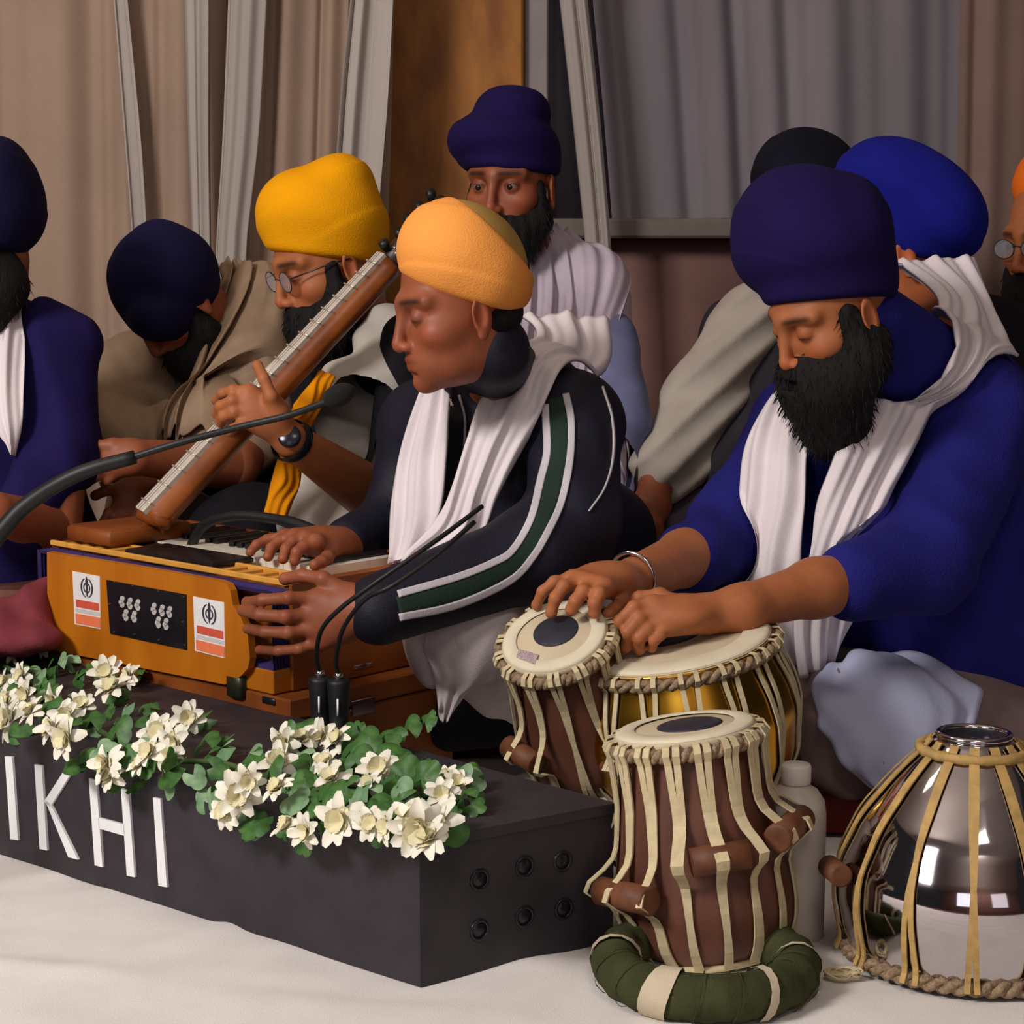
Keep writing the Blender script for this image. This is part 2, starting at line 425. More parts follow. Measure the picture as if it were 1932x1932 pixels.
def arm_hand(A, pts, rads, hand=None, ks=.02):
    for i in range(len(pts)-1): A.add(cap(pts[i], pts[i+1], rads[i], rads[i+1]), ks if i else 0)
    if hand:
        wr = pts[-1]
        for (fing, r) in hand:
            A.add(cap(wr, fing[0], rads[-1]*0.62, r*1.45), .014)
        for a, b in zip(hand[:-1], hand[1:]):
            if np.linalg.norm(np.array(a[0][0])-b[0][0]) < 0.035: A.add(cap(a[0][0], b[0][0], a[1]*1.25, b[1]*1.25), .006)
        for (fing, r) in hand:
            for i in range(len(fing)-1):
                A.add(cap(fing[i], fing[i+1], r*(1.06-.07*i), r*(1.0-.08*i)), .003 if i else .006)
                A.add(sph(fing[i+1], r*(1.04-.08*i)), .003)
    return A
def beard_obj(name, f, lo, hi, m, parent, h=.003, n=900, L=.02, down=(0, 0, -1), seed=3, rs=.0007):
    v, F = sdf_mesh(f, lo, hi, h); v = relax(v, F, 1)
    r = np.random.RandomState(seed); pick = r.randint(0, len(v), n)
    p = v[pick]; g = grad(f, p.astype(f32)); d = g*0.5+np.array(down)*0.9+r.normal(0, .25, (n, 3)); d /= np.linalg.norm(d, axis=1, keepdims=True)
    ln = L*r.uniform(.4, 1, (n, 1)); s = np.cross(d, r.normal(0, 1, (n, 3))); s /= np.linalg.norm(s, axis=1, keepdims=True)
    hv = np.stack([p-s*rs-g*.002, p+s*rs-g*.002, p+d*ln*.6+s*rs*.6+np.array(down)*.003, p+d*ln+np.array(down)*.008*ln/L], 1).reshape(-1, 3)
    hf = np.arange(4*n).reshape(n, 4)
    V = np.concatenate([v, hv]); F = np.concatenate([F, hf+len(v)])
    return mesh_obj(name, V, F, m, parent, True)
def turban_sdf(parts, cut=None, wraps=None, k=.03):
    T = S()
    for i, t in enumerate(parts): T.add(t, k if i else 0)
    if cut is not None: T.isect(lambda p, c=cut: -c(p), .012)
    if wraps:
        dv, freq, amp, seed = wraps; dv = np.asarray(unit(dv), f32)
        rr = np.random.RandomState(seed); w1 = rr.uniform(-4, 4, (2, 3)).astype(f32)
        def fn(p):
            x = p@dv*freq+np.sin(p@w1[0])*1.2+.6*np.sin(p@w1[1]*2)
            fr = x/(2*np.pi); fr = fr-np.floor(fr)
            return (amp*(fr**0.6-(fr > .93)*(fr-.93)/.07*1.0)).astype(f32)
        T.disp(fn)
    return T
def tline(a, b, d, near=None, dn=.09):
    """cutting plane of a turban brim: front px a, back px b, near-side px"""
    A = P(*a, d); B = P(*b, d); N_ = P(*near, d-dn)
    return plane3(A, N_, B, CU)
def cb(px, py, d, rpx, rd=.2):
    """bounds around a pixel disc"""
    c = P(px, py, d); r = rpx*d/FPX; return c-np.array([r, rd, r]), c+np.array([r, rd, r])
def eyes(h, parent, m_white, m_iris):
    for y in (-1, 1):
        g = Geo(); M = Matrix.Translation(Vector(h.w(.0730, y*.0315, -.003)))
        R4 = Matrix([[*h.R[i], 0] for i in range(3)]+[[0, 0, 0, 1]])
        prof = [(.0131*math.sin(t), .0137*math.cos(t)) for t in np.linspace(.02, 3.12, 12)]
        g.lathe(prof, 16, M@R4, True); e = g.make('eye', m_white, parent)
        g = Geo(); g.lathe([(.0001, .0006), (.0055, .0002), (.0056, -.0012)], 14, Matrix.Translation(Vector(h.w(.0730+.0126, y*.0315, -.004)))@R4@Matrix.Rotation(math.pi/2, 4, 'Y'), True)
        i = g.make('iris', m_iris, e); i['label'] = 'dark brown iris'
# ================================================================ setting
m_wall = mat('wall_paint', (142, 106, 98), rough=.9, var=.06, scale=3, bump=.2, bscale=60)
m_carpet = cloth('maroon_carpet', (70, 22, 20), bump=.8, bscale=200)
m_sheet = cloth('white_sheet', (230, 224, 218), var=.03, bump=.3, bscale=500)
m_wood = mat('orange_wood', (186, 122, 52), rough=.55, col2=(140, 84, 34), scale=14, aniso=(1, 1, .4), bump=.15, bscale=60, spec=.3)
m_sill = mat('sill_paint', (122, 112, 104), rough=.7, var=.05)
m_frame = mat('window_frame_paint', (150, 142, 140), rough=.6, var=.05)
m_glass = mat('night_glass', (30, 30, 38), rough=.15, var=.1, spec=.5)
def sheer(name, col, alpha, col2=None):
    return cloth(name, col, alpha=alpha, bump=.25, bscale=700, scale=5, col2=col2, aniso=(1, 1, .2))
WY = 4.62
g = Geo(); g.box((-3.4, -3.5, -.06), (3.4, WY+.3, -.008)); g.make('floor', m_carpet, kind='structure', smooth=False)
g = Geo(); g.box((-3.4, WY, -.05), (3.4, WY+.12, 3.2)); g.make('wall_back', m_wall, kind='structure', smooth=False)
g = Geo(); g.box((-3.4, -3.5, -.05), (3.4, -3.38, 3.2)); g.make('wall_front', m_wall, kind='structure', smooth=False)
g = Geo(); g.box((-3.4, -3.5, 3.2), (3.4, WY+.3, 3.26)); g.make('ceiling', mat('ceiling_paint', (214, 204, 192), rough=.9, var=.03), kind='structure', smooth=False)
def wx(px): return (px-966)/FPX*(WY*CP+.1)      # x on the back wall
def wz(py): return on_plane(966, py, (0, WY, 0), (0, 1, 0))[2]
# window with frame, sill and dark glass
win = empty('window_1', (wx(1500), WY, 1), '', ''); del win['label']; del win['category']; win['kind'] = 'structure'
zs, zt = wz(418), wz(-400)
g = Geo(); g.box((wx(1030), WY-.03, zs), (wx(1960), WY-.012, min(zt, 3.1))); g.make('pane', m_glass, win, False)
g = Geo(); g.box((wx(988), WY-.07, zs-.02), (wx(1031), WY-.004, min(zt, 3.1)), bev=.004); g.make('window_frame', m_frame, win, False)
g = Geo(); g.box((wx(1560), WY-.05, zs), (wx(1585), WY-.004, min(zt, 3.1)), bev=.004); g.make('mullion', m_frame, win, False)
g = Geo(); g.box((wx(1032), WY-.12, wz(450)), (wx(1990), WY-.004, wz(414)), bev=.006); g.make('window_sill', m_sill, win, False)
setbase(win)
# wooden pillar
g = Geo(); g.box((wx(730), WY-.10, 0), (wx(987), WY-.004, 3.1), bev=.006)
g.make('trim_1', m_wood, kind='structure', smooth=False)
# white ground sheet
def sheet():
    nx, ny = 260, 240; X = np.linspace(-1.9, 2.0, nx); Y = np.linspace(0.7, 3.55, ny)
    x, y = np.meshgrid(X, Y); r = np.random.RandomState(2); z = np.zeros_like(x)
    for i in range(26):
        a = r.uniform(-.4, .9); c = r.uniform(-1.2, 1.2, 2)+np.array([0, 2]); dx = x-c[0]; dy = y-c[1]
        u = dx*math.cos(a)+dy*math.sin(a); v_ = -dx*math.sin(a)+dy*math.cos(a)
        z += .006*np.exp(-(v_/.022)**2-(u/.4)**2)*np.sin(7*u+i)
    z += .0010*np.sin(x*21+np.sin(y*13)*1.5)+.0008*np.sin(y*37+x*11)
    z = np.maximum(z, -.003)
    v = np.stack([x, y, z], -1).reshape(-1, 3); idx = np.arange(nx*ny).reshape(ny, nx)
    F = np.stack([idx[:-1, :-1], idx[:-1, 1:], idx[1:, 1:], idx[1:, :-1]], -1).reshape(-1, 4)
    n = len(v); V = np.concatenate([v, v-np.array([0, 0, .004])])
    bd = np.concatenate([idx[0, :], idx[1:, -1], idx[-1, -2::-1], idx[-2:0:-1, 0]]); b2 = np.roll(bd, -1)
    F = np.concatenate([F, F[:, ::-1]+n, np.stack([b2, bd, bd+n, b2+n], 1)])
    o = mesh_obj('floor_sheet', V, F, m_sheet)
    o['label'] = 'creased off-white cloth sheet spread over the floor under the drums'; o['category'] = 'sheet'
sheet()
m_mat = cloth('maroon_mat', (84, 26, 24), bump=.6, bscale=260)
def mat_slab(name, quad, z, label):
    g = Geo(); pts = [on_z(px, py, z) for px, py in quad]; g.prism(pts, (0, 0, 1), -.018); o = g.make(name, m_mat, None, False)
    o['label'] = label; o['category'] = 'mat'
mat_slab('seating_mat', [(1500, 1545), (1990, 1560), (2100, 1420), (1480, 1420)], .025, 'dark maroon mat under the man in the blue sweater')
mat_slab('seating_mat', [(770, 1405), (985, 1402), (1150, 1250), (700, 1250)], .025, 'dark maroon mat on the floor behind the black box')

# curtains: pleated sheets hanging in front of the wall
def curtain(name, rows, y0, m, label, nf, amp, seed, top=-60, bot=None, nu=220, sharp=1.0):
    """rows: (py, px_left, px_right) from the top down"""
    r = np.random.RandomState(seed); ph = r.uniform(0, 6, 5)
    py = np.array([q[0] for q in rows], float); L_ = [q[1] for q in rows]; R_ = [q[2] for q in rows]
    nv = 26; ys = np.linspace(py[0], py[-1], nv); V = []
    for yy in ys:
        l, rr = np.interp(yy, py, L_), np.interp(yy, py, R_)
        z = on_plane(966, yy, (0, y0, 0), (0, 1, 0))[2]; z = min(max(z, .01), 3.18)
        for k in range(nu):
            u = k/(nu-1); x = wx(l+(rr-l)*u)*y0/WY
            t = 2*math.pi*nf*u+1.1*math.sin(5*u+ph[0])+.5*math.sin(13*u+ph[1])
            dy = amp*(math.sin(t)*.6+.3*math.sin(t*2.1+ph[2])+.25*math.sin(t*.43+ph[3]))
            V.append((x+amp*.35*math.cos(t), y0+dy, z))
    idx = np.arange(nv*nu).reshape(nv, nu)
    F = np.stack([idx[:-1, :-1], idx[1:, :-1], idx[1:, 1:], idx[:-1, 1:]], -1).reshape(-1, 4)
    V = np.array(V); n = len(V); V = np.concatenate([V, V+np.array([0, .0015, 0])]); F = np.concatenate([F, F[:, ::-1]+n])
    o = mesh_obj(name, V, F, m); o['label'] = label; o['category'] = 'curtain'; return o
m_c1 = cloth('cream_curtain', (164, 140, 122), var=.06, scale=4)
m_c2 = sheer('grey_sheer', (150, 142, 148), .72)
m_c3 = sheer('white_sheer', (186, 176, 168), .9)
curtain('curtain', [(-500, -120, 500), (1300, -140, 470)], 4.36, m_c1, 'cream curtain hanging in soft pleats behind the leftmost seated men', 4.5, .022, 1)
curtain('curtain', [(-500, 232, 262), (0, 243, 268), (260, 256, 286), (420, 264, 292), (1300, 270, 300)], 4.31, m_c3, 'narrow pale fold of curtain above the bowed dark turban', 1, .006, 8)
curtain('curtain', [(-500, 366, 414), (0, 370, 421), (260, 371, 414), (480, 374, 412), (1300, 372, 420)], 4.28, m_c3, 'straight white curtain fold between the dark and the yellow turban', 1.2, .008, 2)
curtain('curtain', [(-500, 455, 530), (0, 448, 521), (260, 433, 503), (480, 415, 473), (1300, 400, 470)], 4.25, m_c3, 'white curtain fold slanting left towards the beige shawl', 1.4, .010, 12)
curtain('curtain', [(-500, 470, 752), (0, 495, 748), (300, 480, 738), (600, 470, 725), (1300, 470, 715)], 4.33, m_c1, 'cream curtain panel behind the man in the yellow turban', 3, .02, 3)
curtain('curtain', [(-500, 676, 756), (0, 670, 750), (180, 650, 740), (450, 630, 715), (1300, 600, 690)], 4.26, m_c3, 'white curtain edge hanging beside the orange wooden pillar', 2, .014, 4)
curtain('curtain', [(-500, 1030, 1080), (0, 1050, 1100), (200, 1072, 1122), (420, 1095, 1143), (600, 1110, 1155), (1300, 1150, 1190)], 4.36, m_c3, 'thin white curtain strip slanting down across the window sill', 2, .01, 5)
curtain('curtain', [(-500, 1085, 1960), (0, 1108, 1960), (200, 1128, 1960), (412, 1146, 1960)], 4.53, m_c2, 'grey sheer curtain covering the window above the sill', 7, .016, 6)
curtain('curtain', [(-500, 1770, 2200), (1500, 1790, 2200)], 4.30, cloth('brown_curtain', (136, 112, 102), var=.06, scale=4), 'brown-grey curtain behind the bright blue turban at the right', 3, .015, 7)

# ================================================================ black box with white letters and garland
m_black = mat('black_paint', (50, 45, 50), rough=.55, var=.18, scale=18, bump=.25, bscale=80, spec=.35)
m_blackside = m_black
m_white = mat('white_letter', (240, 240, 240), rough=.6, var=.02)
BC = on_z(793, 1862, 0)                         # near bottom corner
bu = unit(BC-on_z(0, 1612, 0)); br = on_z(1140, 1780, 0)-BC
BH = .168
bleft = BC-bu*1.30; bnr = BC+br*1.05; bnl = bleft+(on_z(780, 1395, BH)-on_z(785, 1590, BH))*1.0
back_dir = on_z(780, 1395, BH)-on_z(1156, 1494, BH)
bnl = bnr+unit(back_dir)*1.30
box = empty('display_box', BC, 'long low black box with white letters on its front face', 'box')
g = Geo(); g.prism([BC, bnr, bnl, bleft], (0, 0, 1), BH-.012); g.make('body', m_black, box, False)
cen = (BC+bnr+bnl+bleft)/4
g = Geo(); g.prism([q+unit(q-cen)*.003+np.array([0, 0, BH-.012]) for q in (BC, bnr, bnl, bleft)], (0, 0, 1), .012); g.make('top_board', m_black, box, False)
fn = unit(np.cross(bu, (0, 0, 1)))
if fn[1] > 0: fn = -fn
def fp(px, py, off=.0): return on_plane(px, py, BC+fn*off, fn)
def glyph(name, polys):
    g = Geo()
    for q in polys: g.prism([fp(*p) for p in q], fn, .0035)
    g.make(name, m_white, box, False)
X0 = lambda *a: [(x/2.542, y/2.542+960) for x, y in a]
glyph('letter', [X0((33, 1185), (68, 1188), (97, 1588), (60, 1582))])
glyph('letter', [X0((175, 1224), (210, 1230), (236, 1636), (200, 1628)), X0((222, 1400), (309, 1265), (350, 1268), (250, 1428)), X0((226, 1395), (252, 1412), (384, 1680), (338, 1668))])
glyph('letter', [X0((436, 1290), (472, 1300), (502, 1716), (464, 1706)), X0((590, 1340), (626, 1350), (656, 1764), (618, 1756)), X0((480, 1478), (606, 1512), (608, 1566), (484, 1530))])
glyph('letter', [X0((744, 1382), (779, 1390), (811, 1812), (770, 1804))])
rn = unit(np.cross(br, (0, 0, 1))); rn = rn if rn[1] < 0 else -rn
for px, py in ((990, 1635), (1062, 1625), (990, 1730), (1064, 1714), (905, 1660), (905, 1755)):
    c = on_plane(px, py, BC, rn); M = frame_from(rn, c)
    g = Geo(); g.torus(.011, .0022, 0, 24, 6, M); g.lathe([(.0001, .0008), (.0105, .0008), (.0105, -.001)], 20, M); g.make('bolt_hole', mat('bolt_black', (26, 24, 28), rough=.3), box)
setbase(box)

# garland ------------------------------------------------------------
m_pet = mat('petal_white', (236, 232, 214), rough=.7, var=.05, scale=60, sss=0)
m_pet2 = mat('petal_cream', (228, 220, 180), rough=.7, var=.06, scale=60)
m_leaf = mat('leaf_green', (74, 118, 50), rough=.5, col2=(44, 84, 36), scale=70, bump=.3, bscale=160)
m_leaf2 = mat('leaf_pale', (140, 170, 128), rough=.55, col2=(92, 130, 90), scale=50, bump=.3, bscale=160)
def petal_mesh(L, W, curl, name):
    n = 7; V = []; F = []
    for i in range(n):
        t = i/(n-1); wd = W*math.sin(math.pi*(.12+.80*t))**.8; z = curl*L*(t**1.7)+.15*L*math.sin(math.pi*t)
        for j in (-1, -.4, .4, 1): V.append((L*t, wd*j*.5, z+abs(j)**2*wd*.22*(1 if curl > 0 else -.4)))
    for i in range(n-1):
        for j in range(3): F.append((i*4+j, (i+1)*4+j, (i+1)*4+j+1, i*4+j+1))
    me = bpy.data.meshes.new(name); me.from_pydata(V, [], F); me.polygons.foreach_set('use_smooth', [True]*len(F)); return me
pm = [petal_mesh(.0255, .0140, c, 'petal') for c in (-.15, .15, .45)]
for q in pm: q.materials.append(m_pet)
def core_mesh():
    V = []; F = []; r = random.Random(2)
    for k in range(13):
        a = k*2.4; el = .45+.7*r.random(); L = .016+.004*r.random(); n = len(V)
        d = Vector((math.cos(a)*math.cos(el), math.sin(a)*math.cos(el), math.sin(el))); s = d.cross(Vector((0, 0, 1))).normalized()*.0045; o = Vector((0, 0, .001))
        V += [o-s*.6, o+s*.6, d*L*.6+s*1.5, d*L*.6-s*1.5, d*L+s*.7+Vector((0, 0, -.002)), d*L-s*.7]
        F += [(n, n+1, n+2, n+3), (n+3, n+2, n+4, n+5)]
    me = bpy.data.meshes.new('flower'); me.from_pydata([tuple(v) for v in V], [], F); me.materials.append(m_pet2); return me
cm = core_mesh()
def leaf_mesh(lobes, L, name, m):
    V = [(0, 0, 0)]; F = []; n = 40
    for i in range(n+1):
        a = -2.5+5.0*i/n; r = L*(.55+.28*abs(math.cos(a*lobes/2.0))**.7+.22*math.cos(a*.5)); V.append((r*math.cos(a)+L*.35, r*math.sin(a)*.85, .10*L*math.cos(a*lobes)-.35*r*r/L))
    V[0] = (L*.35, 0, .06*L)
    for i in range(n): F.append((0, i+1, i+2))
    me = bpy.data.meshes.new(name); me.from_pydata(V, [], F); me.polygons.foreach_set('use_smooth', [True]*len(F)); me.materials.append(m); return me
lm = [leaf_mesh(3, .021, 'leaf', m_leaf), leaf_mesh(5, .019, 'leaf', m_leaf), leaf_mesh(3, .018, 'leaf', m_leaf2)]
gar = empty('garland', on_z(450, 1430, BH), 'garland of white flowers and green ivy leaves along the black box', 'garland')
def gplace(px, py, k=0.03):
    """point on the box's front top edge region: on the top board if above the edge, else hanging in front of the face"""
    t = on_z(px, py, BH+k*.6)
    if np.dot(t-BC, fn) < -.0: return t
    return fp(px, py, k)
def orient(loc, nrm, spin, s):
    n = Vector(unit(nrm)); x = n.orthogonal().normalized(); y = n.cross(x)
    M = Matrix.Identity(4)
    for i, a in enumerate((x, y, n)):
        for j in range(3): M[j][i] = a[j]
    return Matrix.Translation(Vector(loc)) @ M @ Matrix.Rotation(spin, 4, 'Z') @ Matrix.Scale(s, 4)
flowers = [(20, 1215, 1), (85, 1215, 1), (50, 1310, 1), (15, 1325, 1), (125, 1350, 1), (320, 1425, 1), (60, 1205, 1), (100, 1190, 1), (30, 1235, .9), (45, 1275, .9), (10, 1290, .9), (25, 1360, 1.35), (60, 1345, 1), (105, 1320, 1.0), (130, 1390, 1.25), (100, 1375, 1.0), (155, 1330, .9), (200, 1270, 1.1), (215, 1300, 1.2), (245, 1275, .9), (205, 1440, 1.15), (210, 1465, .9), (300, 1385, 1.2), (330, 1400, 1.1), (285, 1420, 1.0), (355, 1355, 1.0), (265, 1445, .7),
           (540, 1400, 1.1), (570, 1395, .9), (525, 1440, 1.1), (450, 1500, 1.25), (430, 1530, 1.0), (470, 1470, .9), (525, 1490, .9), (610, 1390, 1.0), (640, 1395, .9), (615, 1440, .9), (628, 1470, 1.0), (715, 1450, 1.1), (700, 1480, .8), (545, 1560, .9), (580, 1568, .9), (645, 1550, 1.3), (700, 1555, .9), (790, 1560, 1.35), (830, 1550, 1.25), (815, 1585, 1.1), (770, 1540, .9), (835, 1500, .9), (865, 1480, .8), (845, 1465, .7), (735, 1560, .9)]
leaves = [(35, 1190, 1, 0), (15, 1225, 1, 0), (60, 1285, 1.2, 2), (110, 1260, 1.2, 2), (75, 1300, 1.1, 0), (140, 1255, 1, 2), (150, 1280, 1, 0), (60, 1320, 1.1, 2), (170, 1370, 1.2, 1), (195, 1355, 1, 1), (240, 1330, 1, 2), (215, 1395, 1.2, 0), (180, 1410, 1, 2), (240, 1450, 1.0, 0), (150, 1430, 1, 0), (310, 1465, 1.4, 1), (330, 1450, 1.2, 0), (285, 1350, .9, 0), (405, 1420, 1.5, 1), (385, 1405, 1.2, 0), (430, 1400, 1.2, 1), (360, 1455, 1, 2), (470, 1430, 1.1, 2), (400, 1490, 1, 2), (390, 1520, 1, 2), (490, 1540, 1.3, 1), (460, 1565, 1.2, 1), (505, 1465, 1, 0), (575, 1430, 1.4, 2), (555, 1470, 1.3, 0), (590, 1460, 1.2, 2), (560, 1515, 1.6, 1), (600, 1520, 1.5, 0), (665, 1395, 1.3, 2), (690, 1410, 1.2, 0), (655, 1430, 1.3, 0), (670, 1465, 1.2, 2), (660, 1500, 1.2, 2), (705, 1440, 1, 2), (750, 1400, 1.3, 0), (770, 1385, 1.1, 0), (750, 1440, 1.4, 0), (790, 1450, 1.4, 0), (760, 1480, 1.4, 1), (720, 1510, 1.2, 1), (705, 1540, 1.2, 0), (745, 1545, 1.2, 1), (800, 1500, 1.5, 0), (770, 1510, 1.2, 1), (835, 1490, 1.1, 0), (880, 1505, 1, 0), (860, 1515, 1, 0), (690, 1490, 1.2, 0), (620, 1500, 1.2, 0)]
rg = random.Random(5)
base_n = unit(fn+np.array([0, 0, .9]))
for (px, py, s) in flowers:
    loc = gplace(px, py, .042); nr = base_n+np.array([rg.uniform(-.5, .5), rg.uniform(-.3, .3), rg.uniform(-.7, .3)])
    M = orient(loc, nr, rg.uniform(0, 6), s*.92)
    f = bpy.data.objects.new('flower', cm); COL.objects.link(f); f.parent = gar; f.matrix_world = M; FM = M
    f['_m'] = 1
    nP = 9
    for k in range(nP):
        p = bpy.data.objects.new('petal', pm[rg.randint(0, 2)]); COL.objects.link(p); p.parent = f
        p.matrix_local = Matrix.Rotation(k*2*math.pi/nP+rg.uniform(-.2, .2), 4, 'Z') @ Matrix.Rotation(rg.uniform(-.25, .35), 4, 'Y')
    del f['_m']
leaves += [(x+rg.uniform(-22, 22), y+rg.uniform(-16, 10), 1.0+.3*rg.random(), rg.choice((0, 0, 1, 2))) for (x, y, s) in flowers]
for (px, py, s, k) in leaves:
    loc = gplace(px, py, .026); nr = base_n+np.array([rg.uniform(-.5, .5), rg.uniform(-.3, .3), rg.uniform(-.5, .4)])
    l = bpy.data.objects.new('leaf', lm[k]); COL.objects.link(l); l.parent = gar; l.matrix_world = orient(loc, nr, rg.uniform(0, 6), s)
    if rg.random() < .9:
        l2 = bpy.data.objects.new('leaf', lm[(k+1) % 3]); COL.objects.link(l2); l2.parent = gar
        l2.matrix_world = orient(loc+np.array([rg.uniform(-.02, .02), .004, rg.uniform(-.015, .01)])-fn*.006, nr, rg.uniform(0, 6), s*.9)
stp = smooth_curve([gplace(px, py, .014) for px, py in ((0, 1250), (90, 1310), (190, 1380), (300, 1430), (420, 1440), (520, 1470), (620, 1470), (740, 1500), (850, 1500))], 60)
g = Geo(); g.tube(stp, .004, 6); g.make('stem', mat('stem_green', (70, 92, 48)), gar)
for c in gar.children:      # Empty still sits at the origin, so local = world
    pass
L0 = Vector(gar['_base']); del gar['_base']
gar.location = L0
for c in gar.children: c.matrix_parent_inverse = Matrix.Translation(-L0)

# ================================================================ harmonium and its case
HZ0, HZ1 = .192, .35
HN = on_z(545, 1095, HZ1); HL = on_z(100, 1018, HZ1); HE = on_z(792, 1050, HZ1)
hu = unit(HN-HL); hv = unit(np.cross((0, 0, 1), hu)); hlen = np.linalg.norm(HN-HL); hdep = np.dot(HE-HN, hv)
hn = np.array([HN[0], HN[1], 0])
HM = Matrix.Identity(4)
for i, a in enumerate((hu, hv, (0, 0, 1))):
    for j in range(3): HM[j][i] = a[j]
for j in range(3): HM[j][3] = hn[j]
m_ow = mat('honey_wood', (196, 118, 22), rough=.42, col2=(176, 98, 14), scale=14, aniso=(1, 1, .25), spec=.4)
m_ow2 = mat('pale_wood', (222, 160, 70), rough=.5, var=.1, scale=40)
m_bw = mat('brown_wood', (150, 82, 30), rough=.5, col2=(120, 60, 20), scale=9, aniso=(1, 1, .2), spec=.35)
m_purp = cloth('purple_bellows', (56, 44, 92), var=.2)
m_dark = mat('dark_plastic', (22, 22, 26), rough=.3, var=.2, spec=.5)
m_chrome = mat('chrome', (214, 210, 212), rough=.12, metal=1.0, var=.03)
m_key = mat('ivory_key', (226, 218, 200), rough=.35, var=.03)
har = empty('harmonium', (HN+HL)/2, 'honey-coloured wooden hand harmonium with perforated black panel and two stickers', 'harmonium')
def hbox(name, lo, hi, m, parent=None, bev=.002, **p):
    g = Geo(); g.box(lo, hi, HM, bev); return g.make(name, m, parent or har, False, **p)
D = hdep; Lh = hlen
hbox('base_board', (-Lh, -.032, HZ0), (-.0, D, HZ0+.034), m_ow)
hbox('cabinet', (-Lh, .0, HZ0+.034), (0, D, HZ1-.030), m_bw)
hbox('end_panel', (-.012, .0, HZ0+.0), (0.004, D, HZ1-.004), m_bw)
hbox('end_panel', (-Lh-.004, .0, HZ0+.0), (-Lh+.012, D, HZ1-.004), m_bw)
for v0 in (-.006, .048): hbox('top_rail', (-Lh+.0, v0, HZ1-.008), (0.0 if v0 < 0 else .002, v0+.007, HZ1), m_ow2, bev=.001)
hbox('top_rail', (-Lh, D-.012, HZ1-.010), (0, D, HZ1+.004), m_bw)
nb_ = 15
for k in range(nb_):
    u0 = -Lh+.03+k*(Lh-.05)/nb_
    if -.36 < u0+.0 < -.19: continue
    hbox('reed_slot', (u0, .002, HZ1-.010), (u0+.012, .047, HZ1-.002), m_ow2, bev=.001)
hbox('glass_cover', (-.385, .004, HZ1-.004), (-.175, .085, HZ1+.004), m_dark)
hbox('reed_board', (-Lh+.02, .001, HZ1-.030), (-.012, D-.012, HZ1-.016), m_ow)
kw = (Lh-.10)/24
for k in range(24):
    hbox('white_key', (-Lh+.05+k*kw, .10, HZ1-.016), (-Lh+.05+(k+1)*kw-.001, D-.02, HZ1+.0), m_key, bev=.001)
    if k % 7 not in (2, 6): hbox('black_key', (-Lh+.05+(k+.7)*kw, .10+.045, HZ1-.010), (-Lh+.05+(k+1.3)*kw, D-.02, HZ1+.008), m_dark, bev=.001)
# bellows with folds and the front board held open by the left hand
g = Geo(); nf_ = 5; z0, z1 = HZ0+.034, HZ1-.012
for k in range(nf_):
    for (va, vb, ins) in ((k/nf_, (k+.5)/nf_, 0), ((k+.5)/nf_, (k+1)/nf_, 1)):
        ya, yb = -.030+.029*va, -.030+.029*vb; ia, ib = (0, .006) if ins == 0 else (.006, 0)
        q = [(-Lh+ia, ya, z0+ia), (-ia, ya, z0+ia), (-ia, ya, z1-ia), (-Lh+ia, ya, z1-ia), (-Lh+ib, yb, z0+ib), (-ib, yb, z0+ib), (-ib, yb, z1-ib), (-Lh+ib, yb, z1-ib)]
        g.add([HM @ Vector(t) for t in q], [(0, 1, 5, 4), (1, 2, 6, 5), (2, 3, 7, 6), (3, 0, 4, 7)])
g.make('bellows', m_purp, har, False)
hN = -np.array(hv)
HB = hn+hN*.032
def hp(px, py, off=.0): return on_plane(px, py, HB+hN*off, hN)
brd = [(101, 1040), (300, 1072), (425, 1094), (440, 1100), (447, 1112), (452, 1140), (466, 1160), (480, 1195), (484, 1240), (480, 1258), (468, 1272), (452, 1282), (437, 1289), (300, 1262), (148, 1232), (102, 1222)]
g = Geo(); g.prism([hp(*q) for q in brd], hN, .012); bb = g.make('bellows_board', m_ow, har, False)
def hpoly(name, px, m, off, t, parent, n=hN):
    g = Geo(); g.prism([hp(x, y, off) for x, y in px], n, t); return g.make(name, m, parent, False)
Z1 = lambda *a: [(120+x/6.0375, 1060+y/6.0375) for x, y in a]
gp = hpoly('sound_panel', Z1((498, 205), (1405, 372), (1412, 1000), (540, 815)), m_dark, .012, .002, bb)
m_wh = mat('sticker_white', (236, 234, 232), rough=.4, var=.01)
m_or = mat('sticker_orange', (240, 128, 84), rough=.4, var=.02)
m_rd = mat('sticker_red', (214, 92, 70), rough=.4, var=.1, scale=900)
m_gy = mat('sticker_grey', (60, 58, 66), rough=.4, var=.05)
m_pg = mat('sticker_pale', (190, 186, 180), rough=.5, col2=(226, 222, 214), scale=900)
def dots(c, r):
    g = Geo()
    for (dx, dy) in ((0, -r*1.1), (0, r*.9), (-r*.45, 0)):
        pts = [hp(c[0]+dx*.9+math.cos(a)*r*.75, c[1]+dy+math.sin(a)*r*.9, .0142) for a in np.linspace(0, 2*math.pi, 9)[:-1]]; g.prism(pts, hN, .0008)
    g.make('sound_hole', mat('pale_metal', (190, 186, 180), rough=.4), gp, False)
for c in Z1((672, 458), (762, 478), (850, 495), (715, 610), (810, 628), (1035, 538), (1128, 558), (1213, 575), (1085, 692), (1172, 712)): dots(c, 6.0)
g = Geo()
for c in Z1((570, 232), (1360, 400), (570, 800), (1365, 950), (1070, 340), (1080, 890), (780, 275), (800, 825), (520, 480), (1355, 685)):
    pts = [hp(c[0]+math.cos(a)*1.8, c[1]+math.sin(a)*1.8, .014) for a in np.linspace(0, 2*math.pi, 7)[:-1]]; g.prism(pts, hN, .001)
g.make('screw', m_chrome, gp, False)
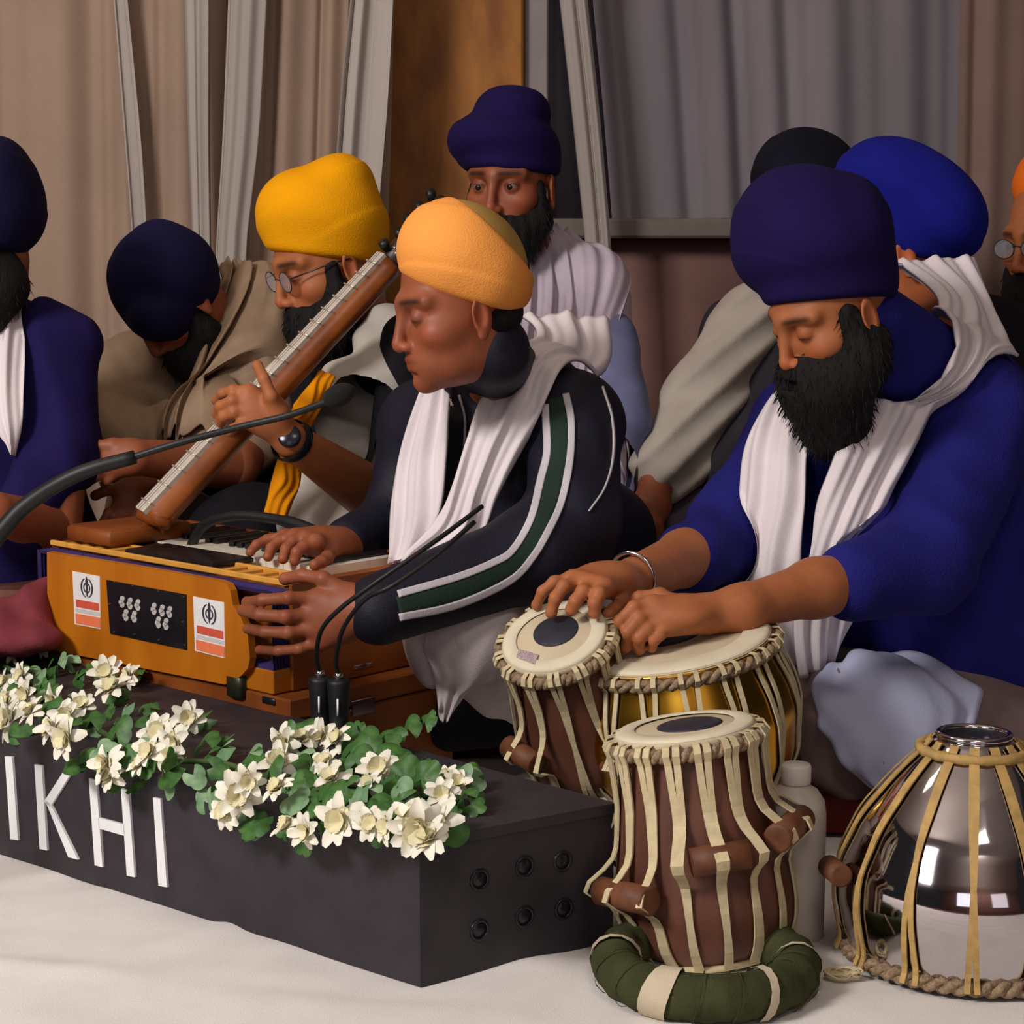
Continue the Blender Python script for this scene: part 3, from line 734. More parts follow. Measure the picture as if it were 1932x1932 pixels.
for (a, b, c, d) in (((105, 105), (415, 165), (425, 765), (130, 710)), ((1480, 392), (1832, 462), (1842, 1100), (1500, 1012))):
    st = hpoly('sticker', Z1(a, b, c, d), m_wh, .012, .0008, bb)
    def q(u, v, A=np.array(a, float), B_=np.array(b, float), C_=np.array(c, float), D_=np.array(d, float)):
        return tuple((A*(1-u)+B_*u)*(1-v)+(D_*(1-u)+C_*u)*v)
    def sp(name, uv, m, off=.0130): 
        return hpoly(name, Z1(*[q(*t) for t in uv]), m, off, .0004, st)
    sp('colour_band', [(0.04, .79), (.98, .79), (.98, .98), (.04, .98)], m_or)
    sp('colour_band', [(0.08, .52), (.95, .52), (.95, .665), (.08, .665)], m_rd)
    sp('text_line', [(0.06, .69), (.96, .69), (.96, .76), (.06, .76)], m_pg)
    # emblem: ring, upright double-edged sword, two curved blades
    g = Geo(); cu, cv, ru, rv = .5, .27, .13, .10
    for k in range(20):
        a0, a1 = 2*math.pi*k/20, 2*math.pi*(k+1)/20
        g.prism([hp(*Z1(q(cu+ru*rr*math.cos(t), cv+rv*rr*math.sin(t)))[0], .0130) for rr, t in ((1, a0), (1, a1), (.72, a1), (.72, a0))], hN, .0004)
    g.prism([hp(*Z1(q(*t))[0], .0131) for t in ((.5, .05), (.545, .13), (.52, .40), (.5, .44), (.48, .40), (.455, .13))], hN, .0005)
    for sg in (-1, 1):
        for k in range(10):
            t0, t1 = -1.2+2.5*k/10, -1.2+2.5*(k+1)/10
            wd = lambda t: .035+.02*math.sin((t+1.2)/2.5*math.pi)
            P4 = [(cu+sg*.23*math.cos(t0), cv+.19*math.sin(t0)), (cu+sg*.23*math.cos(t1), cv+.19*math.sin(t1)), (cu+sg*(.23-wd(t1))*math.cos(t1), cv+.17*math.sin(t1)), (cu+sg*(.23-wd(t0))*math.cos(t0), cv+.17*math.sin(t0))]
            g.prism([hp(*Z1(q(*t))[0], .0130) for t in P4], hN, .0004)
    g.make('emblem', m_gy, st, False)
g = Geo(); c = hp(452, 1296, -.0); g.box((-.018, -.012, -.016), (.016, .010, .020), Matrix.Translation(Vector(c))@HM.to_3x3().to_4x4(), .004); g.make('latch', mat('dark_bronze', (56, 60, 46), rough=.4, metal=.6), har)
g = Geo(); c = hp(510, 1322, .0); g.box((-.014, -.004, -.005), (.014, .004, .005), Matrix.Translation(Vector(c))@HM.to_3x3().to_4x4(), .001); g.make('name_plate', m_dark, har)
g = Geo(); ce = on_plane(682, 1257, HN, hu); g.box((-.002, -.020, -.005), (.004, .020, .005), Matrix.Translation(Vector(ce))@HM.to_3x3().to_4x4(), .001); g.make('clasp', m_chrome, har)
# raised lid board and chrome knob at the far left
g = Geo(); c0 = on_z(150, 1015, HZ1+.004); g.box((-.0, -.0, 0), (.115, .16, .026), Matrix.Translation(Vector(on_z(125, 1020, HZ1)))@HM.to_3x3().to_4x4(), .004); g.make('lid_block', m_bw, har)
g = Geo(); c0 = on_z(312, 1004, HZ1); g.lathe([(.010, 0), (.010, .012), (.013, .018), (.010, .026), (.0001, .028)], 16, Matrix.Translation(Vector(c0))); g.make('knob', m_chrome, har)
setbase(har)
cs = empty('instrument_case', hn, 'brown wooden case under the harmonium, behind the black box', 'case')
g = Geo(); g.box((-Lh, -.034, .0), (.035, D+.02, HZ0-.034), HM, .003); g.make('body', m_bw, cs, False)
g = Geo(); g.box((-Lh, -.034, HZ0-.032), (.035, D+.02, HZ0-.001), HM, .003); g.make('lid', m_bw, cs, False)
g = Geo(); g.box((.033, .08, HZ0-.045), (.040, .125, HZ0-.022), HM, .001); g.make('latch', m_chrome, cs, False)
setbase(cs)

# ================================================================ drums
m_strap = mat('hide_strap', (206, 190, 150), rough=.75, var=.10, scale=60, bump=.2)
m_strap2 = mat('tan_strap', (184, 150, 90), rough=.7, var=.16, scale=60, bump=.2)
m_skin = mat('goat_skin', (206, 190, 158), rough=.7, var=.06, scale=20)
m_maida = mat('pale_skin_ring', (222, 212, 184), rough=.7, var=.04)
m_syahi = mat('black_tuning_paste', (44, 44, 56), rough=.55, var=.15, scale=60, spec=.4)
m_braid = mat('braided_hide', (164, 140, 110), rough=.8, col2=(120, 98, 76), scale=180, bump=.8, bscale=300)
m_shell = mat('dark_shell_wood', (118, 74, 58), rough=.5, col2=(84, 48, 34), scale=14, aniso=(1, 1, .25))
m_brass = mat('brass', (206, 150, 48), rough=.24, metal=1.0, var=.12, scale=5)
m_dowel = mat('dowel_wood', (118, 72, 44), rough=.6, col2=(88, 50, 30), scale=40)
def drum(label, top, n, prof, R, m_sh, syahi, dowels=(), nst=16, m_st=None, sw=.0032, invert=False, skin=True, slant=.5, zb=None, single=False, span=None, braid_r=.008, ang0=0):
    """prof: (r, z) from the top down (z negative). top rim at z=0"""
    M = frame_from(n, top); m_st = m_st or m_strap
    e = empty('drum', (M @ Vector((0, 0, prof[-1][1])))[:], label, 'drum')
    rz = np.array([p[1] for p in prof][::-1]); rr = np.array([p[0] for p in prof][::-1])
    dense = [(float(np.interp(z, rz, rr)), z) for z in np.linspace(prof[0][1], prof[-1][1], 50)]
    rs = np.array([d[0] for d in dense]); rs = np.convolve(np.pad(rs, 2, mode='edge'), np.ones(5)/5, 'valid'); zz = np.array([d[1] for d in dense])
    g = Geo(); g.lathe(list(zip(rs, zz)), 72, M); g.make('shell', m_sh, e)
    rad = lambda z: float(np.interp(z, zz[::-1], rs[::-1]))
    zt = prof[0][1]
    if skin:
        g = Geo(); g.lathe([(.0001, .004), (R*.66, .0035), (R*.67, .0032), (R*.94, .003), (R, -.001), (R*.985, -.006)], 72, M, False); g.make('drum_skin', m_skin, e)
        g = Geo(); g.lathe([(R*.70, .0052), (R*.715, .0062), (R*.93, .0050), (R*.96, .0035), (R*.97, .0015)], 72, M, False); g.make('skin_ring', m_maida, e)
        sx, sy, sr = syahi; g = Geo(); g.lathe([(.0001, .0058), (sr*.9, .0056), (sr, .0042), (sr, .002)], 48, M@Matrix.Translation((sx, sy, .0005)), False); g.make('tuning_paste', m_syahi, e)
    g = Geo(); zb_ = (-.012 if skin else prof[-1][1]+.010); rb = (R if skin else prof[-1][0])
    for ph in (0, 1):
        nn = 220; pts = []
        for i in range(nn):
            a = 2*math.pi*i/nn; t = 26*a+ph*math.pi
            pts.append(M @ Vector(((rb+braid_r*.5+braid_r*.45*math.cos(t))*math.cos(a), (rb+braid_r*.5+braid_r*.45*math.cos(t))*math.sin(a), zb_+braid_r*.55*math.sin(t))))
        g.tube(pts+[pts[0]], braid_r*.62, 6, False)
    g.make('braid', m_braid, e)
    zend = zb if zb is not None else prof[-1][1]+.004; z_top = -.002 if skin else prof[0][1]
    g = Geo(); g.torus(rad(zend)+.002, .005, zend, 48, 8, M); g.make('base_ring', m_st, e)
    step = 2*math.pi/nst
    for i in range(nst):
        for s in (0, 1):
            if single and s: continue
            a0 = ang0+i*step+(.06 if s else -.06)*slant*2; a1 = a0+(step*.5 if s == 0 else -step*.5)*slant+rg.uniform(-.03, .03)
            if skin and not span:
                pass
            n_ = 22; V = []; F = []
            for k in range(n_+3):
                if skin: 
                    if k == 0: z, r, a = .0, R*.99, a0
                    elif k == 1: z, r, a = -.001, R+braid_r*1.0, a0
                    elif k == 2: z, r, a = -.010, R+braid_r*1.15+.004, a0
                    else:
                        t = (k-2)/n_; a = a0+(a1-a0)*t; z = -.010+(zend+.010)*t; r = max(rad(z)+.0035, (R+braid_r*1.2+.003)*(1-t)**3)
                        rA, rB = R+braid_r*1.2, rad(zend)+.006
                        r = max(r, rA+(rB-rA)*t)
                else:
                    t = k/(n_+2); a = a0+(a1-a0)*t; z = z_top+(zend-z_top)*t; r = rad(z)+.0035
                    r = max(r, rad(z_top)+.004+(rad(zend)+.010-rad(z_top))*t)
                for (da, dz, dr, dl) in dowels:
                    dd = (a-da+math.pi) % (2*math.pi)-math.pi
                    if abs(dd) < dl/rad(dz)*.62: r += (dr*2.12+.0025)*math.exp(-((z-dz)/(dr*1.25))**2)*(1 if skin else .8)
                w_ = sw/max(r, .03); tk = .0012
                for (da, dr_) in ((-w_, -tk), (w_, -tk), (w_, tk), (-w_, tk)):
                    V.append(M @ Vector(((r+dr_)*math.cos(a+da), (r+dr_)*math.sin(a+da), z)))
            for k in range(n_+2):
                for j in range(4): F.append((k*4+j, k*4+(j+1) % 4, k*4+4+(j+1) % 4, k*4+4+j))
            F += [(3, 2, 1, 0), tuple((n_+2)*4+j for j in range(4))]
            mesh_obj('strap', V, F, m_st, e, False)
    for (da, dz, dr, dl) in dowels:
        r = rad(dz)+dr+.002; c = Vector((r*math.cos(da), r*math.sin(da), dz)); t = Vector((-math.sin(da), math.cos(da), 0))
        g = Geo(); g.tube([M @ (c-t*dl*.5), M @ (c-t*dl*.49), M @ (c+t*dl*.49), M @ (c+t*dl*.5)], [dr*.8, dr, dr, dr*.8], 18)
        g.make('dowel', m_dowel, e)
    setbase(e); return M
dayan = [(.076, 0), (.079, -.02), (.090, -.09), (.1005, -.16), (.1035, -.20), (.098, -.235), (.085, -.256), (.07, -.262)]
A_ = lambda d: math.radians(d)
nA = axis_n(.20, -8, 1292, 1375)
MA = drum('tall wooden tabla drum standing on a green ring cushion', P(1292, 1375, 2.20), nA, dayan, .083, m_shell, (.006, .0, .038),
     dowels=[(A_(-143), -.165, .0165, .085), (A_(-84), -.125, .0165, .066), (A_(-28), -.118, .0165, .085), (A_(60), -.14, .0165, .07), (A_(150), -.14, .0165, .07)], nst=17, sw=.0040)
nB = axis_n(.62, -18, 1046, 1202); cB = P(1046, 1202, 2.46)
MB_ = drum('small tilted tabla drum played by the man in blue', cB, nB, [(.062, 0), (.068, -.02), (.078, -.09), (.088, -.16), (.090, -.185), (.084, -.21), (.068, -.225), (.05, -.23)], .071, m_shell, (.004, .006, .030), dowels=[(A_(-60), -.13, .015, .06), (A_(-150), -.13, .015, .06)], nst=14, sw=.0032)
nC = axis_n(.30, -10, 1272, 1212); cC = P(1272, 1212, 2.52)
drum('large brass bass drum played by the man in blue', cC, nC, [(.130, 0), (.133, -.02), (.148, -.06), (.153, -.10), (.142, -.16), (.110, -.21), (.07, -.235), (.05, -.24)], .131, m_brass, (-.01, .03, .052), dowels=[(A_(-135), -.115, .008, .03)], nst=16, sw=.0032, slant=.6)
nD = axis_n(.22, 0, 1838, 1386); cD = P(1838, 1386, 2.17)
drum('shiny chrome bass drum resting upside down on the sheet', cD, nD, [(.040, -.004), (.050, -.010), (.085, -.045), (.125, -.095), (.150, -.150), (.153, -.185), (.146, -.225), (.137, -.250), (.135, -.258)], .135, mat('drum_chrome', (206, 200, 204), rough=.06, metal=1.0, var=.02), None,
     dowels=[(A_(-168), -.150, .013, .04)], nst=14, m_st=m_strap2, sw=.0032, skin=False, zb=-.250, slant=.35, braid_r=.009)
MD = frame_from(nD, cD); dn = [o for o in bpy.data.objects if o.name.startswith('drum') and o.get('label', '').startswith('shiny')][0]
g = Geo(); g.lathe([(.0001, -.002), (.036, -.001), (.036, .001)], 40, MD, False); p1 = g.make('foot_plate', mat('foot_plate_dark', (24, 26, 30), rough=.45, metal=.0), dn)
g = Geo(); g.torus(.0395, .0042, 0, 48, 10, MD); p2 = g.make('rim', m_chrome, dn)
g = Geo(); g.torus(.060, .006, -.016, 48, 8, MD, 14, .2); p3 = g.make('strap_ring', m_strap2, dn)
for p in (p1, p2, p3): p.matrix_parent_inverse = Matrix.Translation(-dn.location)
sd = [o for o in bpy.data.objects if o.get('label', '').startswith('small tilted')][0]
g = Geo(); g.prism([on_plane(x, y, cB+nB*.0058, nB) for x, y in ((979, 1225), (1016, 1235), (1009, 1254), (974, 1241))], nB, .0006); o = g.make('maker_label', mat('label_mauve', (150, 122, 140), rough=.6, col2=(196, 178, 170), scale=500), sd, False); o.matrix_parent_inverse = Matrix.Translation(-sd.location)
# ring cushion
rc = empty('ring_cushion', on_z(1332, 1822, 0), 'olive green ring cushion with cream ties under the tall tabla', 'cushion')
m_ol = cloth('olive_cloth', (64, 66, 40), var=.2, scale=20, bump=.5)
Rc = on_z(1332, 1818, .024)
MR = Matrix.Translation(Vector(Rc))
g = Geo(); n_, m_ = 96, 14; V = []
g.torus(.100, .0255, 0, 120, 16, MR)
g.v = [tuple(Vector(v)+(Vector(v)-Vector(Rc)).normalized()*(.0016*math.sin(9*math.atan2(v[1]-Rc[1], v[0]-Rc[0])*2+5*v[2]*20)+.0008*math.sin(41*math.atan2(v[1]-Rc[1], v[0]-Rc[0])))) for v in g.v]
g.make('cushion_ring', m_ol, rc)
def tie(a, wdt, m):
    g = Geo(); n_ = 14; V = []; F = []
    for i, aa in enumerate(np.linspace(a-wdt/2, a+wdt/2, 4)):
        for j in range(n_):
            b = 2*math.pi*j/n_; q = .0290+.0006*math.sin(3*b+i)
            V.append(MR @ Vector(((.100+q*math.cos(b))*math.cos(aa+.06*math.sin(b)), (.100+q*math.cos(b))*math.sin(aa+.06*math.sin(b)), q*math.sin(b))))
    for i in range(3):
        for j in range(n_): F.append((i*n_+j, (i+1)*n_+j, (i+1)*n_+(j+1) % n_, i*n_+(j+1) % n_))
    g.add(V, F); g.make('tie', m, rc)
m_tie = cloth('cream_tie', (200, 186, 160))
for a, wd in ((-122, .26), (-62, .09), (-10, .04), (40, .15), (120, .15), (170, .1)): tie(A_(a), wd, m_tie)
for a in (-145, -165, -100, -80, -40, -25): tie(A_(a), .012, m_ol)
setbase(rc)
# bottle
bt = empty('bottle', on_z(1492, 1790, 0), 'white plastic bottle standing behind the tall tabla', 'bottle')
bp = on_z(1496, 1765, 0); MBt = Matrix.Translation(Vector(bp))
g = Geo(); g.lathe([(.034, 0), (.036, .004), (.036, .150), (.034, .165), (.026, .178), (.016, .184), (.014, .188)], 40, MBt); g.make('body', mat('white_plastic', (200, 188, 176), rough=.4, var=.03), bt)
g = Geo(); g.lathe([(.0165, .186), (.0175, .188), (.0175, .206), (.016, .209)], 32, MBt); g.make('cap', mat('cap_plastic', (222, 214, 206), rough=.4, var=.02), bt)
setbase(bt)
# small bundle of cream cord
g = Geo(); c0 = on_z(1598, 1842, .006); pts = []
for i in range(150):
    t = i/150*2*math.pi*9; rr = .6+.4*math.sin(i*.37); pts.append(c0+np.array([.026*rr*math.cos(t), .016*rr*math.sin(t), .003*math.sin(i*.9)+.002]))
g.tube(pts, .0016, 5); o = g.make('cord_bundle', m_strap); o['label'] = 'small coil of cream cord on the sheet beside the chrome drum'; o['category'] = 'cord'

# ================================================================ microphones
m_mic = mat('mic_black', (20, 20, 22), rough=.5, var=.1, spec=.4)
m_foam = mat('mic_foam', (26, 26, 24), rough=1, var=.3, scale=400, bump=.8, bscale=900)
def mic(label, body, bc, foam=None):
    e = empty('microphone', body[0][0][-1] if False else bc, label, 'microphone')
    for (name, pts, r, m) in body: Geo_t = Geo().tube(pts, r, 10); Geo_t.make(name, m, e)
    return e
boom = smooth_curve([P(-330, 1500, 2.30), P(-110, 1150, 2.30), P(5, 1000, 2.30), P(60, 945, 2.30), P(150, 893, 2.29), P(255, 862, 2.29)], 30)
neck = smooth_curve([P(240, 866, 2.29), P(330, 838, 2.28), P(450, 806, 2.28), P(540, 785, 2.27), P(600, 764, 2.27), P(625, 755, 2.27)], 30)
fo = [P(612, 758, 2.27)+ (P(670, 732, 2.27)-P(612, 758, 2.27))*t for t in np.linspace(0, 1, 9)]
e = mic('black boom microphone reaching in from the left edge', [('boom_arm', boom, list(np.linspace(.012, .0085, 30)), m_mic), ('gooseneck', neck, .0042, m_mic), ('windscreen', fo, [.006, .0105, .0125, .0135, .0135, .013, .0115, .008, .002], m_foam)], on_z(-330, 1720, 0))
g = Geo(); g.tube([P(-330, 1500, 2.30), on_z(-330, 1720, .01)], .012, 12); g.make('stand', m_mic, e); g = Geo(); g.lathe([(.12, 0), (.12, .012), (.02, .02)], 32, Matrix.Translation(Vector(on_z(-330, 1720, 0)))); g.make('base', m_mic, e)
setbase(e)
btop = BH
def desk_mic(label, x, yb, pts, tipname=None):
    d = np.dot(on_z(x, yb, btop)-CC, CF); c = on_z(x, yb, btop)
    e = empty('microphone', c, label, 'microphone')
    M = Matrix.Translation(Vector(c))
    g = Geo(); g.lathe([(.0175, 0), (.0175, .004), (.0125, .010), (.0135, .040), (.0155, .074), (.0145, .078), (.007, .080)], 24, M); g.make('body', m_mic, e)
    g = Geo(); g.lathe([(.0066, .079), (.0066, .086), (.004, .088)], 16, M); g.make('collar', m_chrome, e)
    pl = c+np.array([-.0, -.0158, .045]); g = Geo(); g.box((-.0012, -.001, -.011), (.0012, .001, .011), Matrix.Translation(Vector(pl))); g.make('white_mark', m_white, e)
    t = c+np.array([0, 0, .086]); q = [t]+[P(a, b, dd) for a, b, dd in pts]
    g = Geo(); g.tube(smooth_curve(q, 40), .0032, 8); g.make('gooseneck', m_mic, e); setbase(e)
desk_mic('left of the two black desk microphones beside the harmonium', 605, 1387, [(597, 1240, 2.50), (606, 1190, 2.47), (640, 1150, 2.44), (700, 1105, 2.42), (780, 1050, 2.42), (850, 1000, 2.45), (910, 955, 2.48)])
desk_mic('right of the two black desk microphones beside the harmonium', 640, 1392, [(634, 1245, 2.49), (648, 1185, 2.46), (690, 1130, 2.42), (740, 1105, 2.40), (820, 1050, 2.42), (895, 985, 2.46)])
e = empty('microphone', P(500, 1000, 2.9), 'thick black bent microphone pointing at the hand on the keys', 'microphone')
g = Geo(); g.tube(smooth_curve([P(330, 1150, 3.02), P(370, 1010, 2.98), P(430, 975, 2.94), P(510, 978, 2.9), P(575, 995, 2.86), P(615, 1018, 2.83)], 30), [.008]*20+[.0095]*10, 12); g.make('gooseneck', m_mic, e)
g = Geo(); g.tube([P(612, 1016, 2.832), P(626, 1026, 2.82)], [.0075, .0065], 12); g.make('tip', mat('pale_tip', (210, 208, 200)), e)
g = Geo(); c = P(330, 1150, 3.02); g.tube([c, np.array([c[0], c[1], .0])], .008, 10); g.make('stand', m_mic, e); setbase(e)
# ================================================================ people
m_sk = mat('skin_light_brown', (170, 102, 62), rough=.55, var=.06, scale=40, attr=True, bump=.12, bscale=500, spec=.35)
m_skd = mat('skin_brown', (148, 82, 52), rough=.5, var=.06, scale=40, attr=True, bump=.12, bscale=500, spec=.4)
m_hair = mat('black_beard', (22, 19, 18), rough=.8, var=.3, scale=120, bump=.9, bscale=300, aniso=(1, 1, .25), spec=.25)
m_eyew = mat('eye_white', (120, 104, 94), rough=.25); m_iris = mat('iris_brown', (40, 24, 16), rough=.2)
m_navy = cloth('navy_turban', (27, 17, 68), var=.12, scale=6, bump=.5, sheen=.0)
m_navyd = cloth('dark_navy_turban', (22, 20, 56), var=.15, scale=6, bump=.5)
m_blue = cloth('royal_blue_turban', (24, 28, 134), var=.15, scale=6, bump=.5, sheen=.0)
m_yel = cloth('yellow_turban', (244, 166, 4), var=.05, scale=6, bump=.6)
m_pea = cloth('peach_turban', (250, 164, 78), var=.05, scale=8, bump=.5)
m_oli = cloth('olive_under_turban', (176, 140, 74), var=.08)
m_swe = cloth('blue_sweater', (34, 33, 112), var=.14, scale=9, bump=.7, bscale=260)
m_swd = cloth('navy_robe', (30, 22, 74), var=.15, scale=9)
m_jac = cloth('navy_track_jacket', (24, 23, 38), var=.2, scale=9, rough=.6, spec=.3)
m_blk = cloth('black_vest', (24, 22, 28), var=.2)
m_scf = cloth('white_scarf', (232, 222, 224), var=.03, bump=.35, bscale=600)
m_pant = cloth('white_trousers', (212, 200, 200), var=.05)
m_gtr = cloth('grey_trousers', (140, 118, 114), var=.08)
m_kur = cloth('white_kurta', (196, 188, 178), var=.06)
m_bei = cloth('beige_shawl', (152, 128, 104), var=.08)
m_lav = cloth('pale_lavender_shawl', (200, 186, 198), var=.06)
m_gsl = cloth('grey_white_sleeve', (176, 166, 154), var=.06)
m_org = cloth('orange_turban_edge', (250, 120, 30), var=.05)

def cover(T, H_, cut, dz=0.0):
    """keeps the cloth outside the skull above the brim"""
    f = ell((-.012, 0, .035), (.108, .088, .101))
    C_ = S().add(lambda p: f(H_.local(p))*f32(H_.k)).isect(lambda p: -cut(p), .012)
    T.add(C_, .015); return T
def stub(*chains, r=.0465):
    Q = S(); pts = []
    for ch in chains:
        for a, b in zip(ch[:-1], ch[1:]): Q.add(cap(a, b, r), .02 if Q.ops else 0)
        pts += list(ch)
    lo, hi = bounds(pts, .06); return (Q, lo, hi, .008)
def body_obj(parent, hd, head_f, head_lo, head_hi, hh, arms, m, hide_parts=None, tonek=None):
    """one skin mesh: head and neck, torso stub under the clothes, arms and hands"""
    parts = []; tones = []
    if hd is not None:
        v, F = sdf_mesh(head_f, head_lo, head_hi, hh); v = relax(v, F, 1, .35)
        parts.append((v, F)); t = hd.tone(v); tones.append(t)
    for (A, lo, hi, h) in arms:
        v, F = sdf_mesh(A, lo, hi, h); v = relax(v, F, 1, .4); parts.append((v, F)); tones.append(np.ones((len(v), 3)))
    return merge_obj('body', parts, m, parent, tones)
def head_bounds(h, neck): 
    pts = [h.w(.12, 0, 0), h.w(-.11, 0, 0), h.w(0, .1, 0), h.w(0, -.1, 0), h.w(0, 0, .13), h.w(0, 0, -.13), h.w(.1, 0, -.12), h.w(.1, 0, .1), h.w(-.1, 0, .12), neck]
    return bounds(pts, .035)
def person(px, py, label):
    return empty('person', on_z(px, py, 0), label, 'person')

# ---------------------------------------------------------------- F: drummer in the blue sweater
F = person(1720, 1560, 'bearded man in navy turban, blue sweater and white scarf playing two drums, eyes lowered')
hF = Head((1476, 692), 2.68, 205, 25, -2, .95)
nkF = P(1725, 735, 2.96)
fF = hF.sdf(P(1742, 730, 2.98), .046)
def pd(px, py, c, n, off=.008): return on_plane(px, py, c+n*off, n)
eL, wL = P(1695, 1077, 2.662), P(1335, 1158, 2.50)
LA = S(); k_ = lambda x, y, o=.008: pd(x, y, cC, nC, o)
kd = 2.47
handL = [([P(1232, 1140, kd), P(1196, 1146, kd-.01), P(1168, 1172, kd-.01), P(1150, 1210, kd+.01)], .0088),
         ([P(1238, 1155, kd), P(1206, 1168, kd-.015), P(1184, 1192, kd-.015), P(1180, 1222, kd+.0)], .0090),
         ([P(1248, 1170, kd), P(1222, 1186, kd-.015), P(1206, 1204, kd-.015), P(1206, 1226, kd+.0)], .0086),
         ([P(1262, 1182, kd), P(1244, 1198, kd-.015), P(1234, 1208, kd-.015), P(1230, 1222, kd)], .0076),
         ([P(1290, 1145, kd+.02), P(1245, 1122, kd+.03), P(1205, 1128, kd+.03), P(1180, 1150, kd+.03)], .0094)]
arm_hand(LA, [eL, (eL*.55+wL*.45)+np.array([0, 0, .002]), P(1400, 1147, 2.515), wL], [.043, .038, .029, .027], handL)
LA.add(ell((P(1290, 1162, kd+.005)), (.036, .03, .018)), .02)
eR, wR = P(1385, 1014, 2.858), P(1200, 1092, 2.58)
RA = S(); kd = 2.50
handR = [([P(1080, 1092, kd), P(1046, 1098, kd-.01), P(1024, 1116, kd-.01), P(1012, 1142, kd)], .0080),
         ([P(1096, 1096, kd-.015), P(1064, 1106, kd-.035), P(1048, 1128, kd-.04), P(1040, 1156, kd-.035)], .0088),
         ([P(1118, 1104, kd-.025), P(1100, 1116, kd-.05), P(1086, 1134, kd-.055), P(1078, 1150, kd-.05)], .0092),
         ([P(1140, 1108, kd-.03), P(1130, 1120, kd-.055), P(1122, 1138, kd-.06), P(1122, 1156, kd-.055)], .0092),
         ([P(1185, 1120, kd+.03), P(1172, 1136, kd), P(1160, 1150, kd-.02), P(1150, 1158, kd-.03)], .0098)]
arm_hand(RA, [eR, P(1295, 1052, 2.735), wR], [.045, .040, .031], handR)
RA.add(ell(P(1142, 1092, 2.53), (.040, .030, .020)), .02)
lo, hi = head_bounds(hF, nkF)
aL = bounds([eL, wL, P(1140, 1230, 2.44)], .05); aR = bounds([eR, wR, P(1005, 1160, 2.40)], .055)
body_obj(F, hF, fF, lo, hi, .0024, [(LA, *aL, .0028), (RA, *aR, .0028), stub([P(1735, 730, 2.95), P(1860, 820, 2.90), P(1745, 1050, 2.705), eL], [P(1735, 730, 2.95), P(1530, 820, 3.04), P(1400, 1000, 2.88), eR])], m_sk)
d0 = hF.d
T = turban_sdf([tellip(1510, 430, d0, 128, 118, .112, 0), tellip(1532, 478, d0, 140, 92, .118, -4), tellip(1600, 440, d0+.02, 76, 104, .105)],
    tline((1418, 580), (1690, 560), d0, (1540, 566), .10), wraps=((.35, .1, 1), 95, .0022, 2))
b = cb(1530, 450, d0, 190, .16); cover(T, hF, tline((1418, 580), (1690, 560), d0, (1540, 566), .10)); sdf_obj('turban', T, *b, .0035, m_navy, F, 1)
B = S(); L = hF.local
def inhead(f): return lambda p: f(hF.local(p))
B.add(inhead(ell((.045, 0, -.090), (.058, .068, .048))))
B.add(inhead(cap((.075, 0, -.068), (.062, .045, -.070), .017, .017)), .02); B.add(inhead(cap((.075, 0, -.066), (.062, -.045, -.070), .017, .017)), .02)
for y in (-1, 1):
    B.add(inhead(cap((.018, y*.064, .004), (.016, y*.064, -.07), .016, .034)), .02)
    B.add(inhead(cap((.026, y*.058, -.07), (.05, y*.03, -.12), .028, .035)), .03); B.add(inhead(cap((-.012, y*.060, -.052), (.02, y*.058, -.08), .024, .030)), .03)
B.add(inhead(cap((.070, 0, -.11), (.075, 0, -.165), .046, .040)), .04)
B.add(cap(hF.w(.05, 0, -.10), P(1592, 795, hF.d+.05), .052, .036), .05)
B.add(cap(P(1570, 720, hF.d-.0), P(1566, 800, hF.d+.04), .045, .024), .03)
B.disp(folds((1, .2, .1), 300, .0025, .6, 5))
B.sub(inhead(cap((.112, .016, -.073), (.112, -.016, -.073), .008)), .006)
lo, hi = bounds([hF.w(.12, 0, -.03), hF.w(0, .09, .02), hF.w(0, -.09, -.05), P(1570, 845, hF.d), P(1480, 760, hF.d), hF.w(.1, 0, -.2)], .05)
beard_obj('beard', B, lo, hi, m_hair, F, .0030, 2200, .012, -CU*.9-CR*.1)
# sweater
SW = S(); pel = P(1880, 1300, 3.12); che = P(1735, 900, 3.02)
SW.add(cap(pel, che, .19, .165)); SW.add(sph(P(1800, 780, 3.06), .125), .08)
SW.add(cap(P(1520, 800, 3.06), P(1850, 790, 2.90), .078, .085), .07)
SW.add(cap(P(1775, 760, 2.97), hF.w(-.045, 0, -.045), .105, .064), .05)
SW.add(cap(P(1650, 1000, 2.96), P(1800, 1220, 3.0), .10, .12), .08)
for a, b_, ra, rb in ((P(1862, 800, 2.88), P(1740, 1060, 2.70), .080, .070), (P(1740, 1060, 2.70), P(1608, 1098, 2.618), .070, .055)): SW.add(cap(a, b_, ra, rb), .03)
for a, b_, ra, rb in ((P(1500, 800, 3.04), P(1385, 1010, 2.86), .070, .058), (P(1385, 1010, 2.86), P(1300, 1056, 2.745), .058, .052)): SW.add(cap(a, b_, ra, rb), .03)
SW.add(cap(P(1400, 1000, 2.9), P(1560, 1120, 3.0), .06, .08), .08)
SWb = SW
SWf = S(); SWf.add(SW).disp(folds((.5, 0, .8), 110, .014, .9, 1, P(1740, 1060, 2.7), .15, 1.6)).disp(folds((.9, 0, -.4), 75, .014, 1.0, 3, P(1850, 950, 2.95), .22, 1.5)).disp(folds((.8, .1, .5), 120, .011, .8, 6, P(1350, 1000, 2.8), .12, 1.6)).disp(folds((.3, .2, 1), 80, .012, 1, 8, P(1800, 1200, 2.95), .16, 1.4))
lo, hi = bounds([P(1280, 1120, 2.66), P(2120, 1340, 3.3), P(1900, 620, 3.2), P(1640, 640, 2.8), P(1300, 900, 2.6)], .06)
sdf_obj('sweater', SWf, lo, hi, .0065, m_swe, F, 2)
